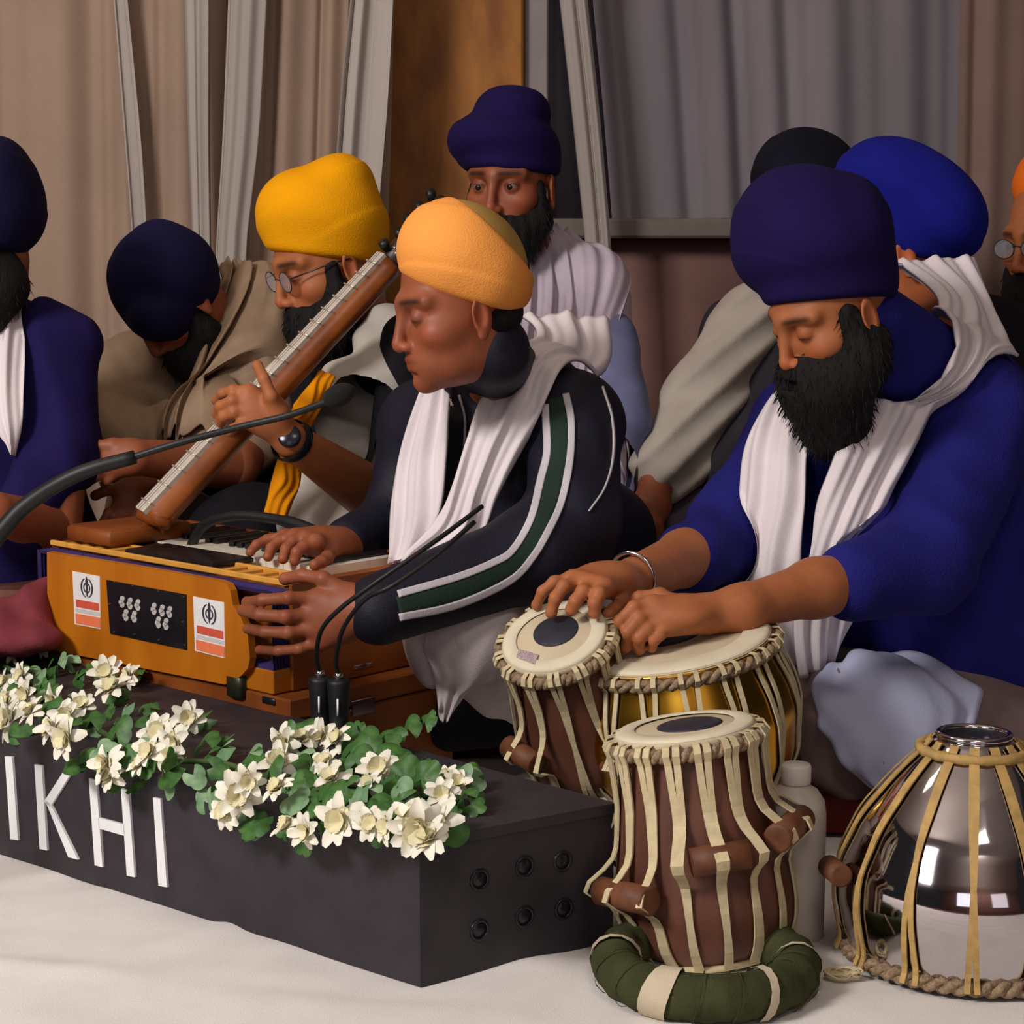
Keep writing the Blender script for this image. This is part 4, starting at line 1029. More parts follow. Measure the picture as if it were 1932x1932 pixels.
# legs
LG = S(); LG.add(cap(P(1990, 1400, 3.06), P(1640, 1385, 2.80), .125, .095)).add(cap(P(1640, 1395, 2.80), P(1900, 1500, 2.86), .085, .06), .05)
LG.add(cap(P(1560, 1330, 2.95), P(1700, 1330, 3.15), .08, .10), .06).add(cap(P(1560, 1330, 2.95), P(1420, 1370, 3.0), .075, .07), .04)
LGf = S().add(LG).disp(folds((.6, .2, .8), 80, .014, 1.2, 9, sharp=1.4))
lo, hi = bounds([P(1400, 1500, 2.7), P(2150, 1250, 3.2), P(1500, 1250, 2.7)], .08); lo[2] = max(lo[2], -.01)
sdf_obj('trousers', LGf, lo, hi, .007, m_gtr, F, 2)
LGs = LG
ribbon('draped_cloth', [(P(1545, 1276, 2.78), P(1690, 1244, 2.86)), (P(1528, 1340, 2.72), P(1800, 1306, 2.83)), (P(1545, 1400, 2.69), P(1826, 1345, 2.80)), (P(1600, 1470, 2.68), P(1770, 1420, 2.74)), (P(1680, 1505, 2.70), P(1720, 1490, 2.72))],
       cloth('pale_blue_cloth', (190, 194, 222), var=.05), F, LG, .012, True, fold=.008, nf=2.2, bulge=.002, seed=5, edge=.004)
# scarf: two fronts and the loop behind the neck
dS = 2.74
ribbon('scarf', [(P(1690, 500, 3.02), P(1836, 488, 3.07)), (P(1776, 560, 2.97), P(1880, 590, 3.03)), (P(1735, 640, 2.86), P(1912, 680, 2.93)), (P(1655, 730, 2.78), P(1790, 752, 2.80)), (P(1600, 810, 2.72), P(1745, 810, 2.78)), (P(1560, 900, 2.70), P(1695, 900, 2.74)), (P(1538, 980, 2.70), P(1660, 990, 2.70)), (P(1526, 1060, 2.72), P(1630, 1080, 2.70)), (P(1500, 1160, 2.76), P(1620, 1160, 2.78)), (P(1510, 1280, 2.80), P(1580, 1230, 2.84))],
       m_scf, F, SW, .012, fold=.007, nf=2.6, bulge=.008, seed=1, nu=34, nv=110, thick=.005, edge=.006)
ribbon('scarf', [(P(1690, 498, 3.00), P(1700, 506, 3.05)), (P(1760, 500, 3.05), P(1770, 552, 3.05)), (P(1838, 488, 3.08), P(1845, 585, 3.06))], m_scf, F, None, fold=.002, nf=1, bulge=.0, seed=9)
ribbon('scarf', [(P(1500, 690, 2.86), P(1570, 700, 2.86)), (P(1440, 770, 2.84), P(1540, 780, 2.80)), (P(1404, 850, 2.82), P(1520, 860, 2.76)), (P(1394, 950, 2.80), P(1516, 960, 2.74)), (P(1388, 1050, 2.80), P(1510, 1060, 2.74)), (P(1384, 1150, 2.82), P(1512, 1160, 2.78)), (P(1440, 1240, 2.86), P(1530, 1250, 2.84))],
       m_scf, F, SW, .012, fold=.008, nf=2.0, bulge=.010, seed=2, nu=30, nv=80, thick=.005)
g = Geo(); c = P(1192, 1090, 2.573); ax = unit(wR-eR); M = frame_from(ax, c); g.torus(.0345, .0028, 0, 40, 8, M@Matrix.Diagonal((1, .95, 1, 1))); g.make('bracelet', m_chrome, F)
setbase(F)

# ---------------------------------------------------------------- E: harmonium player
E = person(1000, 1400, 'young man in peach turban, striped navy jacket and white scarf playing the harmonium')
hE = Head((743, 655), 2.66, 199, 10, 0, .93)
nkE = P(950, 740, 2.91)
fE = hE.sdf(nkE, .045)
def ap(px, py, off): return hp(px, py, off)
LE = S(); eE, wE = P(1040, 1036, 2.705), P(690, 1148, 2.555)
handE = [([P(598, 1128, 2.56), P(545, 1128, 2.545), P(495, 1132, 2.56), ap(466, 1136, .016)], .0088),
         ([P(590, 1158, 2.56), P(540, 1164, 2.54), P(490, 1160, 2.555), ap(458, 1152, .016)], .0092),
         ([P(592, 1186, 2.56), P(545, 1194, 2.545), P(500, 1192, 2.56), ap(468, 1186, .016)], .0088),
         ([P(604, 1212, 2.565), P(565, 1224, 2.555), P(525, 1228, 2.57), ap(490, 1226, .014)], .0076),
         ([P(660, 1120, 2.56), P(610, 1092, 2.56), P(570, 1086, 2.575), P(538, 1092, 2.59)], .0100)]
arm_hand(LE, [eE, P(860, 1110, 2.62), wE], [.042, .036, .030], handE)
LE.add(ell(P(640, 1165, 2.565), (.042, .018, .036)), .02)
RE = S(); eRE, wRE = P(740, 1010, 3.0), P(640, 1030, 2.86)
kz = lambda x, y, z: on_z(x, y, HZ1+z)
handRE = [([P(540, 1012, 2.86), P(505, 1018, 2.86), P(484, 1028, 2.85), P(472, 1042, 2.84)], .0080),
          ([P(555, 1014, 2.83), P(528, 1020, 2.83), P(512, 1034, 2.82), P(506, 1050, 2.81)], .0088),
          ([P(575, 1018, 2.81), P(552, 1022, 2.80), P(540, 1036, 2.79), P(534, 1054, 2.78)], .0090),
          ([P(596, 1022, 2.79), P(574, 1030, 2.78), P(560, 1042, 2.77), P(556, 1058, 2.77)], .0090),
          ([P(625, 1040, 2.82), P(618, 1052, 2.79), P(606, 1060, 2.77), P(594, 1066, 2.76)], .0096)]
arm_hand(RE, [eRE, wRE], [.038, .028], handRE)
RE.add(ell(P(600, 1022, 2.84), (.034, .03, .020)), .02)
lo, hi = head_bounds(hE, nkE)
body_obj(E, hE, fE, lo, hi, .0024, [(LE, *bounds([eE, wE, P(450, 1235, 2.52), P(500, 1080, 2.6)], .05), .0028), (RE, *bounds([eRE, wRE, P(460, 1070, 2.74)], .05), .003), stub([nkE, P(1080, 820, 2.88), P(1075, 980, 2.74), eE], [nkE, P(800, 820, 3.04), P(748, 980, 3.0), eRE], r=.036)], m_skd)
d0 = hE.d
el = [tellip(878, 492, d0, 122, 106, .105, 24), tellip(856, 476, d0, 97, 90, .10, 14), tellip(925, 535, d0+.01, 74, 78, .092, 15)]
T = turban_sdf(el, tline((750, 512), (1000, 590), d0, (845, 562), .095), wraps=((.25, .1, 1), 70, .0022, 7))
T.isect(lambda p, c=plane3(P(852, 372, d0), P(990, 505, d0), P(930, 425, d0-.1), CR+CU): c(p), .006)
b = cb(874, 488, d0, 170, .15); sdf_obj('turban', T, *b, .003, m_pea, E, 1)
T2 = turban_sdf([tellip(880, 492, d0, 117, 102, .100, 24), tellip(860, 478, d0, 90, 84, .095, 14)], tline((750, 512), (1000, 590), d0, (850, 552), .09))
T2.disp(folds((1, 0, 1), 60, .004, .6, 3)); sdf_obj('under_turban', T2, *b, .0035, m_oli, E, 1, label='olive-tan inner cloth showing at the crown')
# short dark hair at the nape
Hn = S().add(lambda p: ell((-.046, 0, -.020), (.050, .066, .040))(hE.local(p)))
lo, hi = head_bounds(hE, nkE); sdf_obj('hair', Hn, lo, hi, .004, m_hair, E, 1)
JA = S()
JA.add(cap(P(1040, 1120, 3.02), P(935, 850, 2.97), .145, .130)); JA.add(sph(P(990, 790, 3.0), .11), .07)
JA.add(cap(P(800, 800, 3.04), P(1075, 800, 2.88), .070, .074), .07)
JA0 = S(); JA0.ops = list(JA.ops); JA.add(cap(P(975, 800, 2.965), P(930, 690, 2.875), .078, .060), .03).add(cap(P(930, 690, 2.875), hE.w(-.040, 0, -.075), .060, .054), .01); 

for JJ in (JA, JA0): JJ.add(cap(P(1085, 800, 2.87), P(1078, 985, 2.74), .072, .062), .03); JA.add(cap(P(1078, 985, 2.74), P(1010, 1045, 2.69), .062, .056), .03); JA.add(cap(P(1010, 1045, 2.69), P(715, 1150, 2.565), .056, .041), .03)
JA.add(cap(P(795, 810, 3.03), P(745, 985, 3.0), .062, .050), .03); JA.add(cap(P(745, 985, 3.0), P(655, 1022, 2.89), .048, .037), .03)
JA.add(ell(P(1120, 1010, 3.06), (.10, .10, .09)), .06)

JAf = S().add(JA).disp(folds((1, 0, .5), 110, .011, .9, 11, P(1070, 1000, 2.74), .12, 1.5)).disp(folds((.3, 0, 1), 90, .010, .9, 12, P(870, 950, 2.9), .18, 1.5))
lo, hi = bounds([P(640, 1200, 2.55), P(1240, 1180, 3.15), P(1150, 640, 3.1), P(800, 640, 2.8)], .05)
sdf_obj('jacket', JAf, lo, hi, .0055, m_jac, E, 2)
m_str = cloth('white_stripe', (206, 200, 204), var=.04); m_band = cloth('dark_green_band', (40, 56, 48), var=.1)
def strip(c, wd, m, nm, off, d=2.66):
    rows = []
    for i, (x, y) in enumerate(c):
        x2, y2 = c[min(i+1, len(c)-1)]; x1, y1 = c[max(i-1, 0)]; t = np.array([x2-x1, y2-y1], float); t /= np.linalg.norm(t); nn = np.array([-t[1], t[0]])
        rows.append((P(x+nn[0]*wd, y+nn[1]*wd, d), P(x-nn[0]*wd, y-nn[1]*wd, d)))
    return rows
def lay(name, c, wd, m, off, f, parent, nv=110, nu=6):
    """strip whose points are dropped along the view onto the garment, then given its own thickness"""
    rows = strip(smooth_curve([(x, y, 0) for x, y in c], 40) and [(q[0], q[1]) for q in smooth_curve([(x, y, 0) for x, y in c], 40)], wd, m, name, off)
    def drop(p):
        px = (np.dot(p-CC, CR)/np.dot(p-CC, CF))*FPX+966; py = 966-(np.dot(p-CC, CU)/np.dot(p-CC, CF))*FPX
        r = unit(ray(px, py)); t = 2.2
        for _ in range(70):
            q = (CC+r*t).astype(f32)[None]; dd = float(f(q)[0])
            if dd < .0008: break
            t += max(dd*.9, .0008)
            if t > 3.4: return p
        return CC+r*t
    rows = [(drop(a), drop(b)) for a, b in rows]
    return ribbon(name, rows, m, parent, f, off, True, nu=nu, nv=nv, fold=0, bulge=0, thick=.0024)
s1 = [(1030, 765), (1034, 850), (1020, 915), (1000, 985), (965, 1040), (930, 1062), (860, 1090), (750, 1122)]
s2 = [(1068, 745), (1078, 800), (1074, 880), (1060, 945), (1035, 1000), (1005, 1050), (960, 1095), (860, 1140), (752, 1164)]
md = [((a[0]+b[0])/2, (a[1]+b[1])/2) for a, b in zip([(1048, 752), (1056, 830), (1044, 912), (1022, 980), (990, 1040), (950, 1075), (860, 1115), (750, 1143)], [(1048, 752), (1056, 830), (1044, 912), (1022, 980), (990, 1040), (950, 1075), (860, 1115), (750, 1143)])]
lay('sleeve_band', md, 17, m_band, .0015, JAf, E); lay('sleeve_stripe', s1, 6.5, m_str, .003, JAf, E); lay('sleeve_stripe', s2, 6.5, m_str, .003, JAf, E)
lay('piping', [(1136, 730), (1154, 790), (1156, 860), (1140, 920), (1110, 965)], 1.6, m_str, .002, JAf, E, nu=3)
lay('zip', [(868, 745), (878, 790), (876, 850), (862, 900)], 2.0, m_str, .002, JAf, E, nu=3)
# scarf
ribbon('scarf', [(P(985, 600, 3.05), P(1150, 606, 3.08)), (P(1010, 640, 2.98), P(1148, 690, 3.0)), (P(955, 690, 2.88), P(1085, 732, 2.88)), (P(905, 760, 2.80), P(1030, 780, 2.80)), (P(880, 830, 2.78), P(985, 850, 2.78)), (P(852, 920, 2.76), P(938, 940, 2.76)), (P(820, 985, 2.75), P(905, 1010, 2.76)), (P(768, 1040, 2.75), P(830, 1066, 2.74)), (P(745, 1075, 2.76), P(790, 1098, 2.75))],
       m_scf, E, JA0, .012, fold=.008, nf=2.4, bulge=.010, seed=21, nu=32, nv=100, thick=.005, edge=.005)
ribbon('scarf', [(P(815, 690, 2.84), P(850, 745, 2.80)), (P(775, 790, 2.84), P(846, 800, 2.79)), (P(752, 870, 2.84), P(842, 870, 2.78)), (P(738, 960, 2.83), P(832, 960, 2.77)), (P(735, 1040, 2.82), P(800, 1050, 2.78)), (P(740, 1062, 2.82), P(775, 1066, 2.79))],
       m_scf, E, JA0, .012, fold=.007, nf=2.2, bulge=.012, seed=22, nu=28, nv=70, thick=.005)
g = Geo(); M = frame_from(-CF, P(853, 780, 2.755)); g.torus(.0085, .0014, 0, 28, 6, M@Matrix.Diagonal((.8, 1.15, 1, 1))); g.tube([P(851, 752, 2.757), P(853, 766, 2.755)], .0022, 6); g.make('zip_pull', m_chrome, E)
PT = S(); PT.add(cap(P(1090, 1180, 3.0), P(880, 1190, 2.72), .115, .080)).add(cap(P(880, 1200, 2.72), P(1010, 1320, 2.85), .070, .05), .04)
lo, hi = bounds([P(800, 1380, 2.7), P(1180, 1080, 3.05), P(860, 1100, 2.65)], .08)
sdf_obj('trousers', S().add(PT).disp(folds((1, .2, .5), 90, .012, 1.0, 15, sharp=1.5)), lo, hi, .006, m_pant, E, 2)
ribbon('trouser_cloth', [(P(880, 1120, 2.66), P(1010, 1105, 2.74)), (P(808, 1190, 2.66), P(985, 1190, 2.70)), (P(815, 1250, 2.66), P(940, 1260, 2.68)), (P(824, 1310, 2.68), P(890, 1296, 2.68)), (P(828, 1356, 2.70), P(850, 1352, 2.70))], m_pant, E, PT, .006, fold=.009, nf=1.8, bulge=.008, seed=24, edge=.008)
SH = S().add(cap(P(880, 1300, 2.90), P(1040, 1330, 2.98), .07, .08)).add(cap(P(850, 1375, 2.86), P(960, 1370, 2.92), .035, .03), .02)
sdf_obj('shin', SH, *bounds([P(840, 1400, 2.86), P(1060, 1280, 3.0)], .09), .006, m_blk, E, 2)
setbase(E)

# ---------------------------------------------------------------- C: yellow turban, with the long-necked instrument
Cp = person(640, 1250, 'bearded man with glasses and yellow turban holding a long-necked string instrument')
hC = Head((523, 575), 3.30, 208, 18)
nkC = P(690, 640, 3.5)
fC = hC.sdf(nkC, .055)
LC = S(); eC, wC = P(690, 925, 3.20), P(548, 830, 3.01)
hc = 2.97
handC = [([P(470, 740, hc), P(440, 736, hc), P(420, 742, hc+.01), P(408, 756, hc+.03)], .0088),
         ([P(468, 758, hc), P(438, 756, hc-.01), P(416, 766, hc), P(408, 780, hc+.02)], .0092),
         ([P(470, 778, hc), P(442, 778, hc-.01), P(422, 786, hc), P(416, 798, hc+.02)], .0090),
         ([P(480, 796, hc), P(456, 800, hc-.01), P(440, 808, hc), P(434, 816, hc+.01)], .0078),
         ([P(525, 780, hc), P(512, 748, hc-.02), P(498, 715, hc-.02), P(486, 690, hc)], .0100)]
arm_hand(LC, [eC, wC], [.046, .028], handC); LC.add(ell(P(500, 778, hc+.01), (.036, .022, .032)), .02)
body_obj(Cp, hC, fC, *head_bounds(hC, nkC), .003, [(LC, *bounds([eC, wC, P(400, 700, hc), P(420, 820, hc)], .06), .0032), stub([nkC, P(735, 740, 3.46), P(750, 860, 3.34), P(742, 925, 3.24), eC])], m_sk)
d0 = hC.d
T = turban_sdf([tellip(606, 410, d0, 116, 92, .115, 8), tellip(645, 348, d0, 60, 56, .08), tellip(560, 410, d0, 68, 72, .09), tellip(640, 430, d0+.01, 86, 78, .10)], tline((500, 468), (740, 492), d0, (600, 482), .10), wraps=((-.5, .1, 1), 75, .0022, 4))
b = cb(606, 398, d0, 165, .16); cover(T, hC, tline((500, 468), (740, 492), d0, (600, 482), .10)); sdf_obj('turban', T, *b, .004, m_yel, Cp, 1)
B = S(); 
def beard_for(H_, B, long=.04):
    ih = lambda f: (lambda p: f(H_.local(p)))
    B.add(ih(ell((.042, 0, -.092), (.055, .064, .042))))
    for y in (-1, 1):
        B.add(ih(cap((.078, 0, -.064), (.062, y*.040, -.075), .014, .015)), .018)
        B.add(ih(cap((.020, y*.064, -.005), (.026, y*.060, -.07), .012, .024)), .02); B.add(ih(cap((.026, y*.056, -.07), (.05, y*.03, -.115), .026, .032)), .03)
    B.add(ih(cap((.066, 0, -.11), (.066, 0, -.11-long), .042, .026)), .04)
    B.disp(folds((1, .2, .1), 300, .0025, .6, 5)); B.sub(ih(cap((.110, .014, -.073), (.110, -.014, -.073), .006)), .005)
    return B
beard_obj('beard', beard_for(hC, B, .06), *head_bounds(hC, hC.w(.05, 0, -.22)), m_hair, Cp, .004, 900, .015)
m_gl = mat('glasses_frame', (60, 56, 60), rough=.3, metal=.6); m_lens = mat('lens', (210, 215, 225), rough=.05, alpha=.18, spec=.6)
def glasses(H_, parent):
    g = Geo(); gl = Geo()
    for y in (-1, 1):
        c = H_.w(.097, y*.033, -.006); X_ = H_.R@np.array([-.25*0, 1, 0]); Z_ = H_.R[:, 2]
        ring = [c+(X_*math.cos(t)*.024+Z_*math.sin(t)*.018) for t in np.linspace(0, 2*math.pi, 25)]
        g.tube(ring, .0011, 6, False); gl.prism(ring[:-1], H_.R[:, 0], .0008)
        g.tube([H_.w(.096, y*.057, .0), H_.w(.03, y*.080, .004), H_.w(-.01, y*.084, .002)], .0014, 6)
    g.tube([H_.w(.098, .010, -.002), H_.w(.101, 0, .001), H_.w(.098, -.010, -.002)], .0012, 6)
    o = g.make('glasses', m_gl, parent); gl.make('lens', m_lens, o, False)
glasses(hC, Cp)
VB = S(); VB.add(cap(P(700, 1050, 3.55), P(690, 780, 3.50), .15, .13)).add(cap(P(580, 720, 3.62), P(730, 700, 3.36), .06, .07), .07).add(cap(P(695, 700, 3.48), P(680, 630, 3.44), .075, .055), .04)
VB.add(cap(P(480, 1050, 3.35), P(560, 1060, 3.6), .13, .14), .08)
lo, hi = bounds([P(330, 1180, 3.3), P(860, 600, 3.65), P(400, 1100, 3.2)], .08)
sdf_obj('vest', S().add(VB).disp(folds((1, 0, .3), 60, .006, 1, 31)), lo, hi, .007, m_blk, Cp, 2)
KS = S().add(cap(P(735, 640, 3.33), P(715, 750, 3.22), .055, .060)).add(cap(P(715, 750, 3.22), P(690, 825, 3.16), .062, .050), .03).add(cap(P(660, 740, 3.22), P(645, 800, 3.15), .050, .045), .05)
sdf_obj('sleeve', S().add(KS).disp(folds((.4, 0, 1), 90, .009, 1, 32)), *bounds([P(600, 600, 3.2), P(780, 880, 3.35)], .07), .005, m_kur, Cp, 2)
KU = S().add(ell(P(635, 1010, 3.30), (.115, .10, .085))).add(ell(P(690, 1010, 3.26), (.06, .08, .04)), .05).add(cap(P(600, 900, 3.32), P(600, 1000, 3.32), .05, .08), .05)
sdf_obj('kurta', S().add(KU).disp(folds((1, 0, 1), 65, .012, 1.2, 33)), *bounds([P(500, 860, 3.25), P(760, 1090, 3.4)], .08), .006, m_kur, Cp, 2)
BA = S().add(cap(P(768, 640, 3.22), P(745, 960, 3.18), .045, .055)).add(cap(P(745, 960, 3.22), P(700, 930, 3.2), .05, .046), .03)
sdf_obj('vest_front', BA, *bounds([P(700, 600, 3.2), P(800, 1020, 3.25)], .07), .006, m_blk, Cp, 2)
g = Geo(); ax = unit(eC-wC); cw = wC+ax*.004; M = frame_from(ax, cw); g.lathe([(.0335, -.010), (.036, -.006), (.036, .006), (.0335, .010)], 32, M, False); wt = g.make('watch_strap', m_dark, Cp)
g = Geo(); fc = cw-CF*.034+CU*.006; g.lathe([(.0001, .004), (.015, .004), (.018, .002), (.018, -.004)], 28, frame_from(unit(-CF+.3*CU), fc)); g.make('watch_face', mat('watch_dark', (40, 42, 48), rough=.2, metal=.5), Cp)
setbase(Cp)
# the instrument (long fretted neck, pegs, wooden body)
ins = empty('string_instrument', P(300, 985, 3.05), 'long-necked wooden string instrument with pale fretboard held diagonally', 'instrument')
A0, A1 = P(285, 985, 3.00), P(735, 500, 3.14)
tdir = unit(A1-A0); side = unit(np.cross(tdir, CF)); 
if side[0] > 0: side = -side       # towards upper left of the picture
up_ = unit(np.cross(side, tdir)); 
if np.dot(up_, CF) > 0: up_ = -up_
g = Geo(); N_ = 40; V = []; Fq = []; m_ = 16
for i in range(N_+1):
    t = i/N_; c = A0+(A1-A0)*t; hw = .026-.0035*t; dp = .030-.004*t
    for j in range(m_):
        a = 2*math.pi*j/m_; x = math.cos(a); y = math.sin(a); 
        sx = np.sign(x)*abs(x)**.6*hw; sy = (np.sign(y)*abs(y)**.8)*dp
        V.append(c+(-side*1)*(sx)+up_*sy)
for i in range(N_):
    for j in range(m_): Fq.append((i*m_+j, i*m_+(j+1) % m_, (i+1)*m_+(j+1) % m_, (i+1)*m_+j))
Fq += [tuple(range(m_)), tuple(range(N_*m_, N_*m_+m_))]
g.add(V, Fq); g.make('neck', mat('varnished_wood', (160, 88, 38), rough=.35, col2=(104, 52, 22), scale=10, spec=.45), ins)
m_fb = mat('pale_fretboard', (206, 194, 180), rough=.5, var=.08, scale=80)
g = Geo(); f0 = A0+side*.016+up_*.018; f1 = A1+side*.014+up_*.015
n1 = unit(side*.75+up_*.66); w1_ = unit(np.cross(n1, tdir)); hwid = .0125
g.prism([f0+w1_*hwid, f1+w1_*hwid*.8, f1-w1_*hwid*.8, f0-w1_*hwid], n1, .010); fb = g.make('fretboard', m_fb, ins, False)
for i in range(19):
    t = .03+.93*(i/18)**.92; c = f0+(f1-f0)*t+n1*.0115
    g = Geo(); g.tube([c-w1_*hwid*1.15, c+w1_*hwid*1.15], .0016, 6); g.make('fret', mat('brass_fret', (220, 208, 180), rough=.3, metal=.3), fb)
g = Geo()
for k in (-.5, 0, .5): g.tube([f0+w1_*hwid*k+n1*.015, f1+w1_*hwid*k*.8+n1*.014], .0005, 4)
g.make('string', m_chrome, ins)
A2 = P(835, 375, 3.20)
g = Geo(); g.tube([A1-(A1-A0)*.01, A1+(A2-A1)*.25, A1+(A2-A1)*.8, A2], [.022, .021, .018, .010], 14); g.make('peg_box', mat('dark_peg_wood', (54, 34, 26), rough=.4), ins)
for i, (x, y) in enumerate(((722, 455), (752, 434), (770, 410), (790, 388), (812, 364))):
    g = Geo(); b0 = A1+(A2-A1)*(i/4*.8+.05); p = P(x, y, 3.12); g.tube([b0, b0+(p-b0)*.55, b0+(p-b0)*.7, p], [.004, .004, .008, .009], 10); g.make('tuning_peg', mat('peg_black', (28, 26, 24), rough=.4), ins)
for i, (x, y) in enumerate(((745, 468), (755, 458), (760, 448), (778, 428), (800, 401), (812, 388), (747, 478), (762, 470))):
    g = Geo(); g.lathe([(.0001, -.004), (.0035, -.002), (.0042, 0), (.0035, .002), (.0001, .004)], 12, Matrix.Translation(Vector(P(x, y, 3.06)))); g.make('silver_bead', m_chrome, ins)
g = Geo(); q0 = P(285, 985, 3.0); g.lathe([(.0001, .055), (.05, .05), (.085, .03), (.10, 0), (.09, -.035), (.05, -.06), (.0001, -.065)], 40, Matrix.Translation(Vector(P(300, 1080, 3.05)))); g.make('body', mat('dark_varnish', (60, 34, 22), rough=.35), ins)
g = Geo(); g.tube([P(262, 968, 2.99), P(292, 978, 2.985), P(320, 990, 2.98)], [.010, .013, .008], 10); g.make('bridge', m_bw, ins)
setbase(ins)
sa = empty('sash', P(540, 900, 3.1), 'yellow-orange cloth strap hanging from the instrument neck', 'sash')
m_sash = cloth('marigold_cloth', (240, 150, 10), var=.06)
ribbon('strap', [(P(600, 700, 3.10), P(632, 716, 3.12)), (P(560, 760, 3.06), P(602, 768, 3.10)), (P(545, 790, 3.10), P(590, 800, 3.12))], m_sash, sa, fold=.004, nf=1.5, seed=41)
ribbon('strap', [(P(528, 850, 3.10), P(575, 862, 3.12)), (P(515, 900, 3.10), P(562, 920, 3.12)), (P(497, 966, 3.10), P(542, 976, 3.12))], m_sash, sa, fold=.004, nf=1.5, seed=42)
setbase(sa)

# ---------------------------------------------------------------- B: bowed head, beige shawl
Bp = person(400, 1200, 'man in dark navy turban bowing his head, wrapped in a beige shawl')
hB = Head((290, 672), 3.62, 215, 48)
nkB = P(410, 640, 3.82)
LBm = S(); hb = 3.20
eB, wB = P(440, 880, 3.38), P(255, 862, hb)
handB = [([P(200, 856, hb), P(176, 862, hb), P(156, 872, hb), P(144, 884, hb)], .0088), ([P(205, 868, hb), P(182, 880, hb), P(166, 890, hb), P(156, 898, hb+.02)], .0088), ([P(212, 878, hb), P(196, 892, hb), P(182, 900, hb), P(174, 906, hb+.02)], .0084), ([P(224, 886, hb), P(210, 900, hb), P(202, 908, hb), P(196, 914, hb+.02)], .0076),
         ([P(238, 848, hb), P(212, 838, hb-.01), P(186, 840, hb-.01), P(166, 850, hb-.01)], .0096)]
arm_hand(LBm, [eB, wB], [.044, .030], handB); LBm.add(ell(P(232, 864, hb), (.034, .02, .026)), .02)
RBm = S(); e2, w2 = P(330, 890, 3.5), P(250, 930, 3.32)
arm_hand(RBm, [e2, w2], [.042, .030], [([P(225, 955, 3.3), P(205, 968, 3.28), P(195, 985, 3.28)], .0088), ([P(235, 965, 3.3), P(222, 982, 3.28), P(214, 998, 3.28)], .0088), ([P(250, 968, 3.3), P(242, 986, 3.28), P(236, 1002, 3.28)], .0084), ([P(262, 962, 3.3), P(258, 980, 3.28), P(252, 994, 3.28)], .0076), ([P(225, 925, 3.3), P(200, 925, 3.28), P(180, 935, 3.28)], .0096)])
body_obj(Bp, hB, hB.sdf(nkB, .055), *head_bounds(hB, nkB), .004, [(LBm, *bounds([eB, wB, P(135, 910, hb)], .05), .0036), (RBm, *bounds([e2, w2, P(180, 1010, 3.28)], .05), .004), stub([nkB, P(490, 700, 3.74), P(480, 820, 3.52), eB], [nkB, P(280, 740, 3.84), P(250, 830, 3.62), e2])], m_skd)
d0 = hB.d
T = turban_sdf([tellip(303, 524, d0, 97, 96, .115, 8), tellip(300, 440, d0, 36, 24, .05), tellip(335, 530, d0-.01, 72, 82, .11), tellip(305, 600, d0-.03, 62, 50, .10)], tline((215, 600), (420, 640), d0, (300, 668), .09), wraps=((.2, .1, 1), 90, .0022, 14), k=.02)
cover(T, hB, tline((215, 600), (420, 640), d0, (300, 668), .09)); sdf_obj('turban', T, *cb(305, 515, d0, 150, .16), .004, m_navyd, Bp, 1)
beard_obj('beard', beard_for(hB, S(), .07), *head_bounds(hB, hB.w(.05, 0, -.24)), m_hair, Bp, .004, 500, .015)
SB = S(); SB.add(cap(P(400, 1060, 3.9), P(395, 760, 3.88), .21, .17)).add(cap(P(240, 720, 3.86), P(500, 620, 3.78), .08, .095), .09).add(cap(P(395, 700, 3.9), P(415, 590, 3.86), .11, .065), .06)
SB.add(cap(P(238, 740, 3.82), P(232, 840, 3.60), .085, .06), .05).add(cap(P(232, 835, 3.60), P(420, 850, 3.5), .06, .085), .06).add(cap(P(505, 640, 3.76), P(470, 820, 3.50), .095, .08), .06)
SB.add(cap(P(350, 1000, 3.75), P(520, 1000, 3.75), .14, .12), .08)
SB.sub(cap(P(372, 600, 3.70), P(352, 720, 3.66), .06, .035), .05)
SBf = S().add(SB).disp(folds((1, 0, .45), 62, .016, .8, 51, sharp=1.4)).disp(folds((.9, 0, .6), 150, .004, 1.0, 52))
lo, hi = bounds([P(160, 1150, 3.6), P(640, 1150, 4.0), P(420, 540, 3.95), P(170, 700, 3.5)], .07)
sdf_obj('shawl', SBf, lo, hi, .0065, m_bei, Bp, 1)
ribbon('shawl_fold', [(P(415, 500, 3.80), P(470, 512, 3.82)), (P(425, 560, 3.70), P(535, 560, 3.76)), (P(385, 650, 3.62), P(550, 660, 3.66)), (P(345, 740, 3.54), P(500, 760, 3.58)), (P(310, 830, 3.46), P(440, 850, 3.48))], m_bei, Bp, SB, .022, fold=.022, nf=3, bulge=.01, seed=53, nu=40, nv=80, thick=.006)
setbase(Bp)
# ---------------------------------------------------------------- A: cropped at the left edge
Ap = person(0, 1250, 'bearded man in dark turban and navy robe with white scarf, cut by the left edge')
hA = Head((-165, 500), 3.15, 205, 12); nkA = P(-20, 610, 3.34)
LAm = S(); arm_hand(LAm, [P(100, 1000, 3.15), P(-10, 965, 3.0)], [.044, .032], [([P(-55, 960, 2.98), P(-80, 970, 2.98)], .009), ([P(-52, 972, 2.98), P(-78, 984, 2.98)], .009), ([P(-50, 984, 2.98), P(-70, 996, 2.98)], .009), ([P(-46, 992, 2.98), P(-64, 1006, 2.98)], .008), ([P(-30, 945, 2.98), P(-60, 935, 2.98)], .0096)])
body_obj(Ap, hA, hA.sdf(nkA, .055), *head_bounds(hA, nkA), .004, [(LAm, *bounds([P(100, 1000, 3.15), P(-90, 1010, 2.96)], .05), .004), stub([nkA, P(90, 680, 3.28), P(115, 850, 3.2), P(100, 1000, 3.15)])], m_skd)
d0 = hA.d
